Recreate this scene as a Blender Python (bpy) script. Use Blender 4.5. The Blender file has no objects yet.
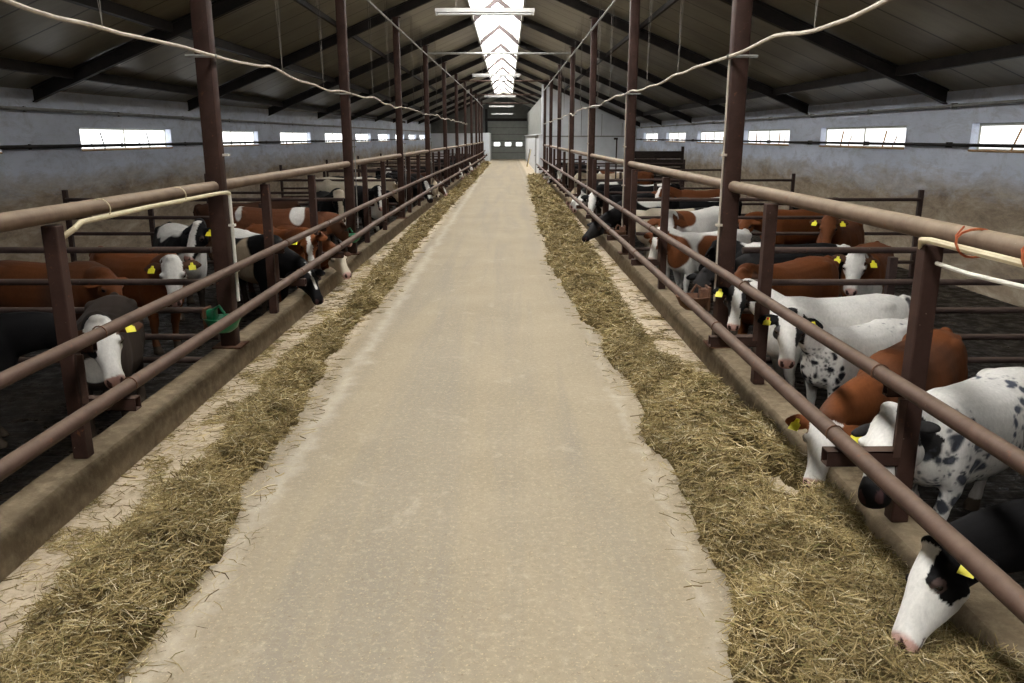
import bpy, bmesh, math, random
import numpy as np
from mathutils import Vector, Matrix, noise as mn
random.seed(7); rng = np.random.default_rng(7)
C = bpy.context.scene.collection
PI = math.pi
def interp(x, xs, ys): return float(np.interp(x, xs, ys))

# ---------------------------------------------------------------- layout
XR = 1.96                                   # right fence plane
def XL(y): return interp(y, [14, 25, 31, 37, 43, 55], [-2.53, -2.41, -2.32, -2.24, -2.16, -2.03])   # left fence plane
def WL(y): return -(7.72 - 0.0185*y)         # left wall plane
WR = 7.0
XC = -0.27                                  # ridge line
def RZ(x): return 5.80 - 0.42*abs(x - XC)    # underside of the roof sheets
PENZ = -0.20
YB, YE = -9.0, 79.0                         # rear and far end of the building
BAY0, BAY = 7.15, 6.0

# ---------------------------------------------------------------- materials
MATS = {}
def lin(c):
    return tuple((v/12.92 if v <= .04045 else ((v+.055)/1.055)**2.4) for v in c)
class NT:
    def __init__(s, name, rough=.8, spec=.3):
        m = bpy.data.materials.new(name); m.use_nodes = True
        s.m = m; s.t = m.node_tree; s.b = s.t.nodes['Principled BSDF']
        s.b.inputs['Roughness'].default_value = rough
        s.b.inputs['Specular IOR Level'].default_value = spec
        s.tc = s.t.nodes.new('ShaderNodeTexCoord'); MATS[name] = m
    def n(s, typ, **k):
        x = s.t.nodes.new(typ)
        for a, v in k.items(): setattr(x, a, v)
        return x
    def l(s, a, b): s.t.links.new(a, b)
    def noise(s, scale, detail=5, rough=.6, dist=0, vec=None, stretch=None):
        x = s.n('ShaderNodeTexNoise')
        x.inputs['Scale'].default_value = scale; x.inputs['Detail'].default_value = detail
        x.inputs['Roughness'].default_value = rough; x.inputs['Distortion'].default_value = dist
        v = vec or s.tc.outputs['Object']
        if stretch:
            mp = s.n('ShaderNodeMapping'); mp.inputs['Scale'].default_value = stretch
            s.l(v, mp.inputs['Vector']); v = mp.outputs[0]
        s.l(v, x.inputs['Vector']); return x.outputs['Fac']
    def ramp(s, fac, stops):
        r = s.n('ShaderNodeValToRGB'); e = r.color_ramp.elements
        while len(e) < len(stops): e.new(.5)
        for q, (p, c) in zip(e, stops):
            q.position = p; q.color = (*c, 1) if not isinstance(c, (int, float)) else (c, c, c, 1)
        s.l(fac, r.inputs[0]); return r.outputs[0]
    def mix(s, f, a, b, mode='MIX'):
        x = s.n('ShaderNodeMix', data_type='RGBA', blend_type=mode)
        for sock, v in ((x.inputs[0], f), (x.inputs[6], a), (x.inputs[7], b)):
            if hasattr(v, 'links'): s.l(v, sock)
            elif isinstance(v, (int, float)): sock.default_value = v
            else: sock.default_value = (*v, 1)
        return x.outputs[2]
    def math(s, op, a, b=0.0):
        x = s.n('ShaderNodeMath', operation=op)
        for i, v in enumerate((a, b)):
            if hasattr(v, 'links'): s.l(v, x.inputs[i])
            else: x.inputs[i].default_value = v
        return x.outputs[0]
    def xyz(s):
        x = s.n('ShaderNodeSeparateXYZ'); s.l(s.tc.outputs['Object'], x.inputs[0]); return x.outputs
    def color(s, c):
        if hasattr(c, 'links'): s.l(c, s.b.inputs['Base Color'])
        else: s.b.inputs['Base Color'].default_value = (*c, 1)
    def bump(s, h, strength=.3, dist=.01):
        b = s.n('ShaderNodeBump'); b.inputs['Strength'].default_value = strength
        b.inputs['Distance'].default_value = dist
        s.l(h, b.inputs['Height']); s.l(b.outputs[0], s.b.inputs['Normal'])
    def rough(s, f): s.l(f, s.b.inputs['Roughness'])

def simple(name, a, b, scale=6, rough=.7, spec=.3, bump=.2, stretch=None, metal=0):
    t = NT(name, rough, spec)
    f = t.noise(scale, 6, .65, stretch=stretch)
    t.color(t.ramp(f, [(.3, a), (.7, b)]))
    if bump: t.bump(t.noise(scale*8, 4), bump, .004)
    t.b.inputs['Metallic'].default_value = metal
    return t.m

def make_materials():
    # worn concrete of the feed passage
    t = NT('concrete_floor', .85, .25)
    base = t.ramp(t.noise(.9, 6, .62), [(.30, (.292, .240, .166)), (.70, (.360, .300, .212))])
    wheel = t.noise(1.0, 5, .6, .6, stretch=(2.6, .14, 1))
    base = t.mix(t.ramp(wheel, [(.44, 0), (.64, .60)]), base, (.238, .210, .172))
    base = t.mix(t.ramp(t.noise(2.3, 7, .72, 1.2), [(.58, 0), (.66, .28)]), base, (.53, .455, .345))
    base = t.mix(t.ramp(t.noise(7, 7, .75, .8), [(.55, 0), (.68, .35)]), base, (.26, .215, .15))
    X = t.xyz()
    # pale powdery strips along both hay rows, broken up
    wob = t.math('MULTIPLY', t.math('SUBTRACT', t.noise(1.6, 7, .75), .5), .42)
    xl = t.math('ABSOLUTE', t.math('ADD', t.math('ADD', X[0], 1.40), wob))
    xr = t.math('ADD', t.math('ABSOLUTE', t.math('ADD', t.math('SUBTRACT', X[0], .88), wob)), .05)
    edge = t.math('ADD', t.math('MINIMUM', xl, xr), t.math('MULTIPLY', t.math('SUBTRACT', t.noise(6, 7, .78), .42), .38))
    base = t.mix(t.ramp(edge, [(.0, .5), (.14, 0)]), base, (.58, .52, .43))
    # bare feeding ledges outside the strips are cream coloured
    led = t.math('ABSOLUTE', t.math('ADD', X[0], .25))
    base = t.mix(t.ramp(t.math('MULTIPLY', led, .33), [(.43, 0), (.47, .8)]), base, t.ramp(t.noise(6, 6, .7), [(.3, (.42, .33, .22)), (.65, (.64, .53, .39))]))
    base = t.mix(t.ramp(t.noise(24, 8, .82), [(.36, .55), (.50, 0)]), base, (.25, .20, .13))
    base = t.mix(t.ramp(t.noise(28, 8, .82, vec=None), [(.52, 0), (.66, .55)]), base, (.56, .47, .33))
    speck = t.noise(70, 3, .7)
    base = t.mix(t.ramp(speck, [(.60, 0), (.68, .7)]), base, (.62, .50, .31))
    base = t.mix(t.ramp(t.noise(38, 3, .7), [(.30, .55), (.38, 0)]), base, (.19, .145, .09))
    t.color(base)
    t.bump(t.noise(45, 6, .7), .35, .006)
    # kerb concrete
    t = NT('kerb_concrete', .9, .2)
    a = t.ramp(t.noise(3, 7, .7), [(.3, (.105, .076, .045)), (.7, (.235, .18, .115))])
    a = t.mix(t.ramp(t.noise(14, 5, .7), [(.45, 0), (.7, .5)]), a, (.36, .29, .19))
    t.color(a); t.bump(t.noise(30, 6, .7), .5, .01)
    # slatted pen floor: dark wet concrete bars across the pen
    t = NT('slatted_floor', .55, .22)
    X = t.xyz()
    st = t.math('FRACT', t.math('MULTIPLY', X[1], 8.0))
    gap = t.ramp(st, [(.0, 0), (.04, 1), (.80, 1), (.86, 0)])
    a = t.ramp(t.noise(4, 6, .7), [(.3, (.006, .005, .004)), (.7, (.021, .016, .011))])
    t.color(t.mix(gap, (.006, .005, .004), a))
    t.rough(t.ramp(t.noise(6, 5, .7), [(.35, .22), (.6, .75)]))
    t.bump(t.math('ADD', gap, t.math('MULTIPLY', t.noise(12, 5), .6)), .7, .02)
    # whitewashed wall with a splashed dung skirt
    t = NT('whitewash_wall', .9, .15)
    X = t.xyz()
    w = t.ramp(t.noise(1.1, 7, .68, stretch=(1, .45, 1)), [(.25, (.52, .56, .65)), (.65, (.70, .75, .86))])
    w = t.mix(t.ramp(t.noise(2.6, 7, .78, 1.2, stretch=(1, .4, 1)), [(.50, 0), (.68, .55)]), w, (.33, .335, .36))
    w = t.mix(t.ramp(t.noise(9, 7, .8, stretch=(1, .35, 1)), [(.54, 0), (.70, .4)]), w, (.36, .35, .35))
    d = t.ramp(t.noise(4.5, 8, .8, .4, stretch=(1, .32, 1)), [(.28, (.13, .09, .05)), (.48, (.31, .23, .14)), (.72, (.56, .47, .345))])
    d = t.mix(t.ramp(t.noise(1.4, 6, .7, stretch=(1, .4, 1)), [(.5, 0), (.75, .45)]), d, (.10, .068, .038))
    streak = t.noise(2.0, 8, .74, .5, stretch=(1, .32, 1))
    fine = t.noise(11, 6, .75, .3, stretch=(1, .32, 1))
    lim = t.math('ADD', t.math('ADD', 1.36, t.math('MULTIPLY', t.math('SUBTRACT', streak, .5), 1.1)), t.math('MULTIPLY', t.math('SUBTRACT', fine, .5), .30))
    f = t.ramp(t.math('ADD', t.math('SUBTRACT', lim, X[2]), .5), [(.28, 0), (.50, .45), (.82, .92)])
    t.color(t.mix(f, w, d)); t.bump(t.noise(18, 6, .7), .4, .01)
    t = NT('white_partition', .75, .25)
    t.color(t.ramp(t.noise(1.2, 6, .65), [(.3, (.58, .60, .62)), (.7, (.72, .74, .77))]))
    # roof sandwich panels: seams run down the slope every metre
    t = NT('roof_panel', .38, .45)
    X = t.xyz()
    fr = t.math('FRACT', t.math('ADD', X[1], .35))
    seam = t.ramp(t.math('ABSOLUTE', t.math('SUBTRACT', fr, .5)), [(.0, 1), (.016, 1), (.028, 0)])
    rib = t.ramp(t.math('ABSOLUTE', t.math('SUBTRACT', t.math('FRACT', t.math('MULTIPLY', X[1], 4.0)), .5)), [(.0, .25), (.05, 0)])
    a = t.ramp(t.noise(.8, 6, .65, stretch=(.5, 1.2, 1)), [(.3, (.125, .114, .082)), (.7, (.275, .255, .190))])
    a = t.mix(rib, a, (.10, .09, .07))
    t.color(t.mix(seam, a, (.035, .03, .025))); t.bump(seam, .5, -.01)
    simple('roof_steel', (.010, .0085, .008), (.026, .021, .019), 4, .6, .2)
    simple('ridge_steel', (.030, .021, .020), (.06, .045, .042), 4, .6, .3)
    # brown oxide paint, dusty
    for nm, c0, c1, dust, amt in (('brown_paint', (.026, .0125, .0095), (.058, .029, .022), (.23, .165, .12), .25),
                                  ('dusty_rail', (.046, .025, .019), (.092, .053, .040), (.27, .195, .14), .42),
                                  ('dusty_top_rail', (.105, .068, .047), (.18, .125, .087), (.37, .29, .205), .72),
                                  ('gate_steel', (.035, .022, .020), (.080, .052, .045), (.18, .135, .105), .5)):
        t = NT(nm, .62, .2)
        a = t.ramp(t.noise(5, 6, .65), [(.3, c0), (.7, c1)])
        g = t.n('ShaderNodeNewGeometry'); sx = t.n('ShaderNodeSeparateXYZ'); t.l(g.outputs['Normal'], sx.inputs[0])
        f = t.math('MULTIPLY', t.ramp(sx.outputs[2], [(.15, 0), (.95, amt)]), t.ramp(t.noise(9, 6, .7), [(.3, .5), (.6, 1)]))
        a = t.mix(f, a, dust)
        a = t.mix(t.ramp(t.noise(16, 5, .7), [(.62, 0), (.72, .55)]), a, (.22, .085, .035))
        a = t.mix(t.ramp(t.noise(33, 4, .7), [(.70, 0), (.75, .6)]), a, (.40, .33, .27))
        t.color(a); t.bump(t.noise(40, 4), .15, .004)
    simple('galvanised', (.20, .20, .19), (.34, .34, .32), 7, .45, .4, metal=.3)
    simple('lamp_housing', (.26, .25, .24), (.38, .37, .35), 5, .5, .4)
    simple('tube_glass', (.55, .56, .56), (.62, .63, .63), 5, .3, .5, 0)
    simple('cream_pipe', (.50, .42, .27), (.66, .58, .40), 8, .5, .4)
    simple('white_pipe', (.55, .52, .46), (.70, .67, .60), 8, .5, .4)
    simple('grey_cable', (.36, .31, .25), (.56, .50, .42), 9, .6, .3)
    simple('thin_wire', (.10, .09, .08), (.2, .18, .16), 9, .6, .3, 0)
    simple('green_plastic', (.005, .12, .05), (.012, .22, .10), 6, .35, .5)
    simple('rusty_iron', (.07, .035, .022), (.17, .085, .05), 14, .8, .2, .5)
    simple('twine', (.30, .06, .03), (.42, .14, .06), 20, .9, .1, 0)
    simple('window_frame', (.42, .42, .36), (.60, .60, .52), 6, .6, .3)
    simple('orange_frame', (.42, .24, .10), (.55, .34, .16), 6, .6, .3)
    simple('door_panel', (.20, .21, .195), (.26, .27, .25), 3, .6, .3)
    simple('door_dark', (.085, .085, .076), (.125, .123, .110), 3, .7, .3)
    simple('dark_boards', (.018, .013, .011), (.045, .033, .028), 6, .8, .2, .4, (1, 1, 8))
    simple('yellow_plastic', (.70, .62, .02), (.86, .78, .06), 20, .45, .4, 0)
    simple('red_plastic', (.55, .03, .01), (.68, .06, .02), 20, .45, .4, 0)
    simple('eye_dark', (.006, .005, .004), (.014, .010, .008), 5, .08, .6, 0)
    simple('plank_wood', (.46, .35, .14), (.66, .52, .24), 5, .75, .2, .3, (8, 8, 1))
    simple('grey_cladding', (.17, .17, .155), (.25, .25, .23), 2, .8, .2)
    # daylight panes
    for nm, st, col in (('skylight_sheet_bright', 18.5, (1.0, .985, .95)), ('skylight_sheet', 7.0, (1.0, .985, .95)), ('window_pane', 1.7, (.98, .99, 1.0)), ('window_pane_bright', 3.6, (.98, .99, 1.0)), ('door_pane', 2.5, (1, 1, 1))):
        t = NT(nm, .5, .2); t.color((.8, .8, .8))
        t.b.inputs['Emission Color'].default_value = (*col, 1)
        t.b.inputs['Emission Strength'].default_value = st
    # coat: colour lives in the mesh attribute 'coat' (the animal's own markings)
    t = NT('cow_coat', .68, .08)
    at = t.n('ShaderNodeAttribute', attribute_name='coat')
    f = t.ramp(t.noise(55, 5, .7, stretch=(1, 1, .5)), [(.3, .78), (.7, 1.0)])
    f2 = t.ramp(t.noise(3.5, 4, .6), [(.3, .84), (.7, 1.0)])
    t.color(t.mix(1.0, t.mix(1.0, at.outputs['Color'], f, 'MULTIPLY'), f2, 'MULTIPLY'))
    t.bump(t.noise(140, 3, .7, stretch=(1, 1, .4)), .25, .004)
    t.b.inputs['Sheen Weight'].default_value = 0
    # hay
    t = NT('hay_mass', .95, .1)  # darker than the stalks: shade in the gaps is put into this colour
    a = t.ramp(t.noise(40, 6, .75, stretch=(1, 1, 1)), [(.25, (.040, .028, .011)), (.5, (.125, .090, .036)), (.75, (.28, .215, .10))])
    a = t.mix(t.ramp(t.noise(3.0, 5, .6), [(.4, 0), (.7, .55)]), a, (.145, .112, .042))
    t.color(a); t.bump(t.noise(60, 5, .8), 1.0, .03)
    t = NT('hay_straw', .8, .2)
    at = t.n('ShaderNodeAttribute', attribute_name='straw'); t.l(at.outputs['Color'], t.b.inputs['Base Color'])
make_materials()
M = MATS

# ---------------------------------------------------------------- mesh helpers
class MB:
    def __init__(s): s.v = []; s.f = []; s.mi = []; s.cur = 0
    def add(s, vs, fs):
        o = len(s.v); s.v += [tuple(v) for v in vs]
        for f in fs: s.f.append(tuple(i+o for i in f)); s.mi.append(s.cur)
        return s
    def box(s, x0, x1, y0, y1, z0, z1, bev=0.0):
        if bev <= 0:
            vs = [(x, y, z) for z in (z0, z1) for y in (y0, y1) for x in (x0, x1)]
            fs = [(0, 2, 3, 1), (4, 5, 7, 6), (0, 1, 5, 4), (2, 6, 7, 3), (0, 4, 6, 2), (1, 3, 7, 5)]
            return s.add(vs, fs)
        b = bmesh.new(); bmesh.ops.create_cube(b, size=1)
        for v in b.verts: v.co = Vector(((x0+x1)/2+v.co.x*(x1-x0), (y0+y1)/2+v.co.y*(y1-y0), (z0+z1)/2+v.co.z*(z1-z0)))
        bmesh.ops.bevel(b, geom=b.edges[:], offset=bev, segments=2, affect='EDGES', profile=.5)
        b.verts.index_update()
        s.add([v.co[:] for v in b.verts], [[v.index for v in f.verts] for f in b.faces]); b.free(); return s
    def ring(s, c, u, w, ru, rw, n): return [c + u*(ru*math.cos(2*PI*i/n)) + w*(rw*math.sin(2*PI*i/n)) for i in range(n)]
    def sweep(s, pts, rad, n=10, cap=True):
        pts = [Vector(p) for p in pts]
        if not hasattr(rad, '__len__'): rad = [rad]*len(pts)
        t0 = (pts[1]-pts[0]).normalized()
        up = Vector((0, 0, 1)) if abs(t0.z) < .95 else Vector((1, 0, 0))
        vs = []; N = len(pts)
        for i, p in enumerate(pts):
            t = (pts[min(i+1, N-1)] - pts[max(i-1, 0)]).normalized()
            u = t.cross(up)
            if u.length < 1e-4: u = t.cross(Vector((0, 1, 0)))
            u.normalize(); w = u.cross(t); up = w
            vs += s.ring(p, u, w, rad[i], rad[i], n)
        fs = [(i*n+j, i*n+(j+1) % n, (i+1)*n+(j+1) % n, (i+1)*n+j) for i in range(N-1) for j in range(n)]
        if cap: fs += [tuple(range(n-1, -1, -1)), tuple(range((N-1)*n, N*n))]
        return s.add(vs, fs)
    def prism(s, poly, axis, a, b):
        """poly: 2-D outline in the two other axes (order kept), extruded along axis from a to b."""
        def P(q, t):
            if axis == 'x': return (t, q[0], q[1])
            if axis == 'y': return (q[0], t, q[1])
            return (q[0], q[1], t)
        n = len(poly)
        vs = [P(q, a) for q in poly] + [P(q, b) for q in poly]
        fs = [(i, (i+1) % n, n+(i+1) % n, n+i) for i in range(n)] + [tuple(range(n-1, -1, -1)), tuple(range(n, 2*n))]
        return s.add(vs, fs)
    def build(s, name, mat, parent=None, smooth=False, loc=None):
        me = bpy.data.meshes.new(name); me.from_pydata(s.v, [], s.f)
        for m in (mat if isinstance(mat, (list, tuple)) else [mat]): me.materials.append(M[m])
        me.polygons.foreach_set('material_index', s.mi)
        b = bmesh.new(); b.from_mesh(me); bmesh.ops.recalc_face_normals(b, faces=b.faces[:]); b.to_mesh(me); b.free()
        if smooth: me.polygons.foreach_set('use_smooth', [True]*len(me.polygons))
        me.update()
        if smooth: me.set_sharp_from_angle(angle=math.radians(40))
        o = bpy.data.objects.new(name, me); C.objects.link(o)
        if loc: o.location = loc
        if parent: o.parent = parent
        return o
def tag(o, label=None, cat=None, group=None, kind=None):
    for k, v in (('label', label), ('category', cat), ('group', group), ('kind', kind)):
        if v: o[k] = v
    return o
def empty(name, loc=(0, 0, 0), rz=0.0):
    o = bpy.data.objects.new(name, None); C.objects.link(o); o.location = loc; o.rotation_euler = (0, 0, rz)
    o.empty_display_size = .2; return o
def struct(o): o['kind'] = 'structure'; return o

# ---------------------------------------------------------------- room shell
def shell():
    m = MB(); ys = np.linspace(YB, YE, 45)
    # passage floor: from kerb to kerb
    vs = []; fs = []
    for y in ys: vs += [(XL(y)+.05, y, 0), (XR-.05, y, 0)]
    for i in range(len(ys)-1): fs.append((2*i, 2*i+1, 2*i+3, 2*i+2))
    m.add(vs, fs)
    for i in range(len(ys)-1):
        pass
    struct(m.build('floor', 'concrete_floor'))
    for nm, f0, f1, y1 in (('floor_left_pens', lambda y: WL(y), lambda y: XL(y)-.05, 70.0), ('floor_right_pens', lambda y: XR+.10, lambda y: WR, 44.7)):
        m = MB(); yy = np.linspace(YB, y1, 30); vs = []; fs = []
        for y in yy: vs += [(f0(y), y, PENZ), (f1(y), y, PENZ)]
        for i in range(len(yy)-1): fs.append((2*i, 2*i+1, 2*i+3, 2*i+2))
        m.add(vs, fs); struct(m.build(nm, 'slatted_floor'))
    # kerbs the feed fence stands on
    def kerb(name, fa, fb, y1):
        m = MB(); yy = np.concatenate([np.linspace(YB, 16, 90), np.linspace(16.5, y1, 60)]); vs = []; fs = []
        for i, y in enumerate(yy):
            j = .010*mn.noise(Vector((y*1.7, 3.1, fa(0)))); k = .012*mn.noise(Vector((y*2.3, 9.1, fa(0))))
            a, b = fa(y)+j, fb(y); s_ = 1 if b > a else -1
            vs += [(a-.015*s_, y, -.02), (a+.005*s_, y, .165+k), (a+.03*s_, y, .195+k), (b-.02*s_, y, .20+k), (b, y, .18), (b+.01*s_, y, PENZ-.02)]
        n = 6
        for i in range(len(yy)-1):
            for q in range(n-1): fs.append((i*n+q, i*n+q+1, (i+1)*n+q+1, (i+1)*n+q))
        fs += [tuple(range(n)), tuple((len(yy)-1)*n+q for q in range(n-1, -1, -1))]
        m.add(vs, fs); struct(m.build(name, 'kerb_concrete', smooth=True))
    kerb('feed_kerb_left', lambda y: XL(y)+.11, lambda y: XL(y)-.12, 71.9)
    kerb('feed_kerb_right', lambda y: XR-.12, lambda y: XR+.14, 44.7)
    # side walls with window openings
    def side_wall(name, mat, xf, wins, z0, z1, th):
        m = MB()
        segs = []; y = YB
        for a, b in wins:
            segs.append((y, a, PENZ, None)); segs.append((a, b, PENZ, z0)); segs.append((a, b, z1, None)); y = b
        segs.append((y, YE, PENZ, None))
        for a, b, za, zb in segs:
            xa, xb = xf(a), xf(b); o = th
            ta = zb if zb is not None else RZ(xa)+.02; tb = zb if zb is not None else RZ(xb)+.02
            vs = [(xa, a, za), (xb, b, za), (xb, b, tb), (xa, a, ta), (xa+o, a, za), (xb+o, b, za), (xb+o, b, tb), (xa+o, a, ta)]
            m.add(vs, [(0, 1, 2, 3), (7, 6, 5, 4), (0, 4, 5, 1), (3, 2, 6, 7), (0, 3, 7, 4), (1, 5, 6, 2)])
        return struct(m.build(name, mat))
    WZ0, WZ1 = 1.84, 2.25
    wr = [(8.55+6*k, 12.5+6*k) for k in range(-3, 6)]
    wl = [(14.55+6*k, 18.3+6*k) for k in range(-3, 9)]
    side_wall('wall_right', 'whitewash_wall', lambda y: WR, wr, WZ0, WZ1, .32)
    side_wall('wall_left', 'whitewash_wall', WL, wl, WZ0-.02, WZ1-.04, -.32)
    # windows: frame, daylight pane, tilted sash stays
    n = 0
    for side, lst in ((1, wr), (-1, wl)):
        for a, b in lst:
            if b < 1: continue
            n += 1
            dz = 0 if side > 0 else -.03
            X0 = (lambda y: WR) if side > 0 else WL
            r = struct(empty('window_%d' % n, (X0((a+b)/2), (a+b)/2, WZ0+dz)))
            sl = 0 if side > 0 else .0185
            def P(dx, y, z): return (side*dx + sl*(y-(a+b)/2), y-(a+b)/2, z)
            h = WZ1-WZ0
            m = MB()
            m.add([P(.15, a, 0), P(.15, b, 0), P(.15, b, h), P(.15, a, h), P(.17, a, 0), P(.17, b, 0), P(.17, b, h), P(.17, a, h)],
                  [(0, 1, 2, 3), (7, 6, 5, 4), (0, 4, 5, 1), (3, 2, 6, 7), (0, 3, 7, 4), (1, 5, 6, 2)])
            m.build('window_pane', 'window_pane' if side > 0 else 'window_pane_bright', r)
            m = MB(); L = b-a; m.sweep([P(-.005, a, .012), P(-.005, b, .012)], .016, 4); m.build('window_sill', 'orange_frame', r)
            m = MB()
            for p, q in ((P(.135, a, .02), P(.135, b, .02)), (P(.135, a, h-.02), P(.135, b, h-.02))): m.sweep([p, q], .022, 4)
            for t in (0, .5, 1): m.sweep([P(.135, a+L*t, 0), P(.135, a+L*t, h)], .018, 4)
            m.build('window_frame', 'window_frame', r)
            m = MB()
            for t in (.28, .78):
                y = a+L*t
                m.sweep([P(.115, y, .03), P(.02, y-.32, h*.78)], .014, 6); m.sweep([P(.115, y-.40, .03), P(.02, y-.75, h*.55)], .010, 6)
            m.build('window_stay', 'orange_frame' if side > 0 else 'galvanised', r)
    # pipes along the walls: one under the eaves, one across the window sills
    for nm, xf, z, r_, mt, sgn in (('wall_pipe', lambda y: WR-.06, 2.52, .024, 'galvanised', 1), ('wall_pipe', lambda y: WR-.06, 1.93, .026, 'roof_steel', 1),
                               ('wall_pipe', lambda y: WL(y)+.06, 2.47, .028, 'galvanised', -1), ('wall_pipe', lambda y: WL(y)+.06, 1.90, .030, 'roof_steel', -1)):
        m = MB(); y1 = 44.5 if sgn > 0 else 69.5
        m.sweep([(xf(YB), YB+.1, z), (xf(y1), y1, z)], r_, 8)
        y = 4.0
        while y < y1:
            m.box(*(sorted((xf(y)-.03, xf(y)+.06*sgn))), y-.02, y+.02, z-.04, z+.04); y += 3.0
        o = m.build(nm, mt, smooth=True)
        hi = z > 2.2
        tag(o, ('thin grey conduit under the eaves of the ' if hi else 'dark pipe crossing the window openings of the ') + ('right wall' if sgn > 0 else 'left wall'), 'pipe')
    # roof sheets, two slopes, with an open ridge strip for the skylight
    SW = .72
    for nm, s_ in (('ceiling_left', -1), ('ceiling_right', 1)):
        m = MB(); xe = XC + s_*8.3; xi = XC + s_*SW
        poly = [(xi, RZ(xi)), (xe, RZ(xe)), (xe, RZ(xe)+.12), (xi, RZ(xi)+.12)]
        m.prism(poly, 'y', YB, YE+.3); struct(m.build(nm, 'roof_panel'))
    m = MB(); xi = XC+SW; m.prism([(XC-SW, RZ(xi)), (XC, RZ(XC)), (xi, RZ(xi)), (xi, RZ(xi)+.12), (XC, RZ(XC)+.12), (XC-SW, RZ(xi)+.12)], 'y', 73.0, YE+.3)
    struct(m.build('ceiling_ridge_end', 'roof_panel'))
    # ridge skylight: translucent gabled strip and its glazing bars
    zt = RZ(XC+SW)
    r = struct(empty('window_ridge', (XC, 30, zt)))
    # the slope towards the brighter half of the sky lets in more daylight than the other
    for mt, poly in (('skylight_sheet_bright', [(-SW-.05, .10), (0, .62), (0, .65), (-SW-.05, .13)]), ('skylight_sheet', [(0, .62), (SW+.05, .10), (SW+.05, .13), (0, .65)])):
        m = MB(); m.prism(poly, 'y', YB-30, 73-30); m.build('skylight_pane', mt, r)
    y = -8.0
    m = MB()
    while y < 72.8:
        m.sweep([(-SW, y-30, .10), (0, y-30, .60), (SW, y-30, .10)], .022, 4); y += 2.0
    m.build('glazing_bar', 'lamp_housing', r)
    for sg in (-1, 1):
        m = MB(); m.box(sg*SW-.03, sg*SW+.03, YB-30, 73-30, -.16, .14); m.build('skylight_kerb', 'galvanised', r)
    # rafters, one frame every six metres
    for k in range(-2, 11):
        y = BAY0 + BAY*k
        for s_ in (-1, 1):
            xe = (WL(y)+.10) if s_ < 0 else WR-.10
            xi = XC+s_*SW
            m = MB(); d = .24; w = .055
            for (zo0, zo1, hw) in ((-.02, -.045, w), (-.045, -d+.02, .012), (-d+.02, -d, w)):
                m.prism([(xi, RZ(xi)+zo0), (xe, RZ(xe)+zo0), (xe, RZ(xe)+zo1), (xi, RZ(xi)+zo1)], 'y', y-hw, y+hw)
            struct(m.build('rafter_beam', 'roof_steel'))
        m = MB(); xi = XC+SW
        m.prism([(XC-SW, RZ(xi)-.22), (XC, RZ(xi)+.36), (xi, RZ(xi)-.22), (xi, RZ(xi)-.06), (XC, RZ(xi)+.52), (XC-SW, RZ(xi)-.06)], 'y', y-.07, y+.07)
        struct(m.build('ridge_beam', 'ridge_steel'))
    # purlins
    for x, w, dp in ((-6.75, .05, .15), (-5.15, .05, .15), (-3.6, .03, .10), (2.95, .03, .10), (6.1, .05, .15)):
        m = MB(); z = RZ(x)
        m.prism([(x-w, z-.005), (x+w, z-.005), (x+w, z-dp), (x-w, z-dp)], 'y', YB, YE)
        struct(m.build('purlin_beam', 'roof_steel'))
    # tie beams between the posts
    for k in (1, 3, 5, 7, 9):
        y = BAY0+BAY*k
        m = MB(); m.sweep([(XL(y)+.07, y, 4.44), (XR-.07, y, 4.44)], .032, 8); struct(m.build('tie_beam', 'galvanised' if k == 3 else 'brown_paint'))
    for nm, f in (('tie_beam_left', lambda y: XL(y)+.09), ('tie_beam_right', lambda y: XR-.07)):
        m = MB(); y1 = 69 if 'left' in nm else 44.6
        m.sweep([(f(y), y, 4.36) for y in np.linspace(YB+1, y1, 30)], .019, 8); struct(m.build(nm, 'galvanised'))
    # far wall with the sectional door, flanking dark boards
    m = MB(); vs = [(-7, PENZ), (7.4, PENZ), (7.4, RZ(7.4)), (XC, RZ(XC)+.1), (-7, RZ(-7))]
    m.prism(vs, 'y', YE, YE+.25); struct(m.build('wall_far', 'door_dark'))
    d = struct(empty('door_1', (.1, YE-.1, 0)))
    m = MB(); m.box(-1.95, 1.95, 0, .08, 0, 3.5, .02); m.build('door_leaf', 'door_panel', d)
    m = MB()
    for z in (.6, 1.15, 1.72, 2.3, 2.9): m.box(-1.93, 1.93, -.012, 0, z-.025, z+.025)
    m.build('panel_joint', 'door_dark', d)
    for x in (-1.05, .0, 1.05):
        m = MB(); m.box(x-.28, x+.28, -.03, -.005, 1.22, 1.56); m.build('door_window', 'door_pane', d)
    for sg in (-1, 1):
        m = MB(); m.box(sg*2.05-.12, sg*2.05+.12, -.12, 0, 0, 4.6); m.build('door_rail', 'roof_steel', d)
    m = MB(); m.box(-2.2, 2.2, -.05, .02, 3.5, 3.75); m.build('door_header', 'roof_steel', d)
    # left cross wall closing the pens, and the white slab beside the passage
    m = MB(); m.box(-7.0, -2.15, 70, 70.2, PENZ, 2.35); struct(m.build('wall_cross_left', 'white_partition'))
    m = MB(); m.prism([(-7, 2.35), (-2.1, 2.35), (-2.1, RZ(-2.1)), (-7, RZ(-7))], 'y', 70.05, 70.2); struct(m.build('wall_cross_gable', 'door_dark'))
    m = MB(); m.box(-2.13, -1.50, 71.9, 78.9, 0, 2.4, .02); struct(m.build('wall_block_left', 'white_partition'))
    # white room on the right: gable partition, passage wall, its door
    m = MB(); m.prism([(1.98, PENZ), (WR+.02, PENZ), (WR+.02, RZ(WR)), (1.98, RZ(1.98))], 'y', 44.8, 45.0); struct(m.build('wall_partition_right', 'white_partition'))
    m = MB(); m.box(2.0, 6.95, 44.76, 44.80, 2.05, 2.12); struct(m.build('trim_1', 'galvanised'))
    x = 2.9
    k = 1
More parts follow.
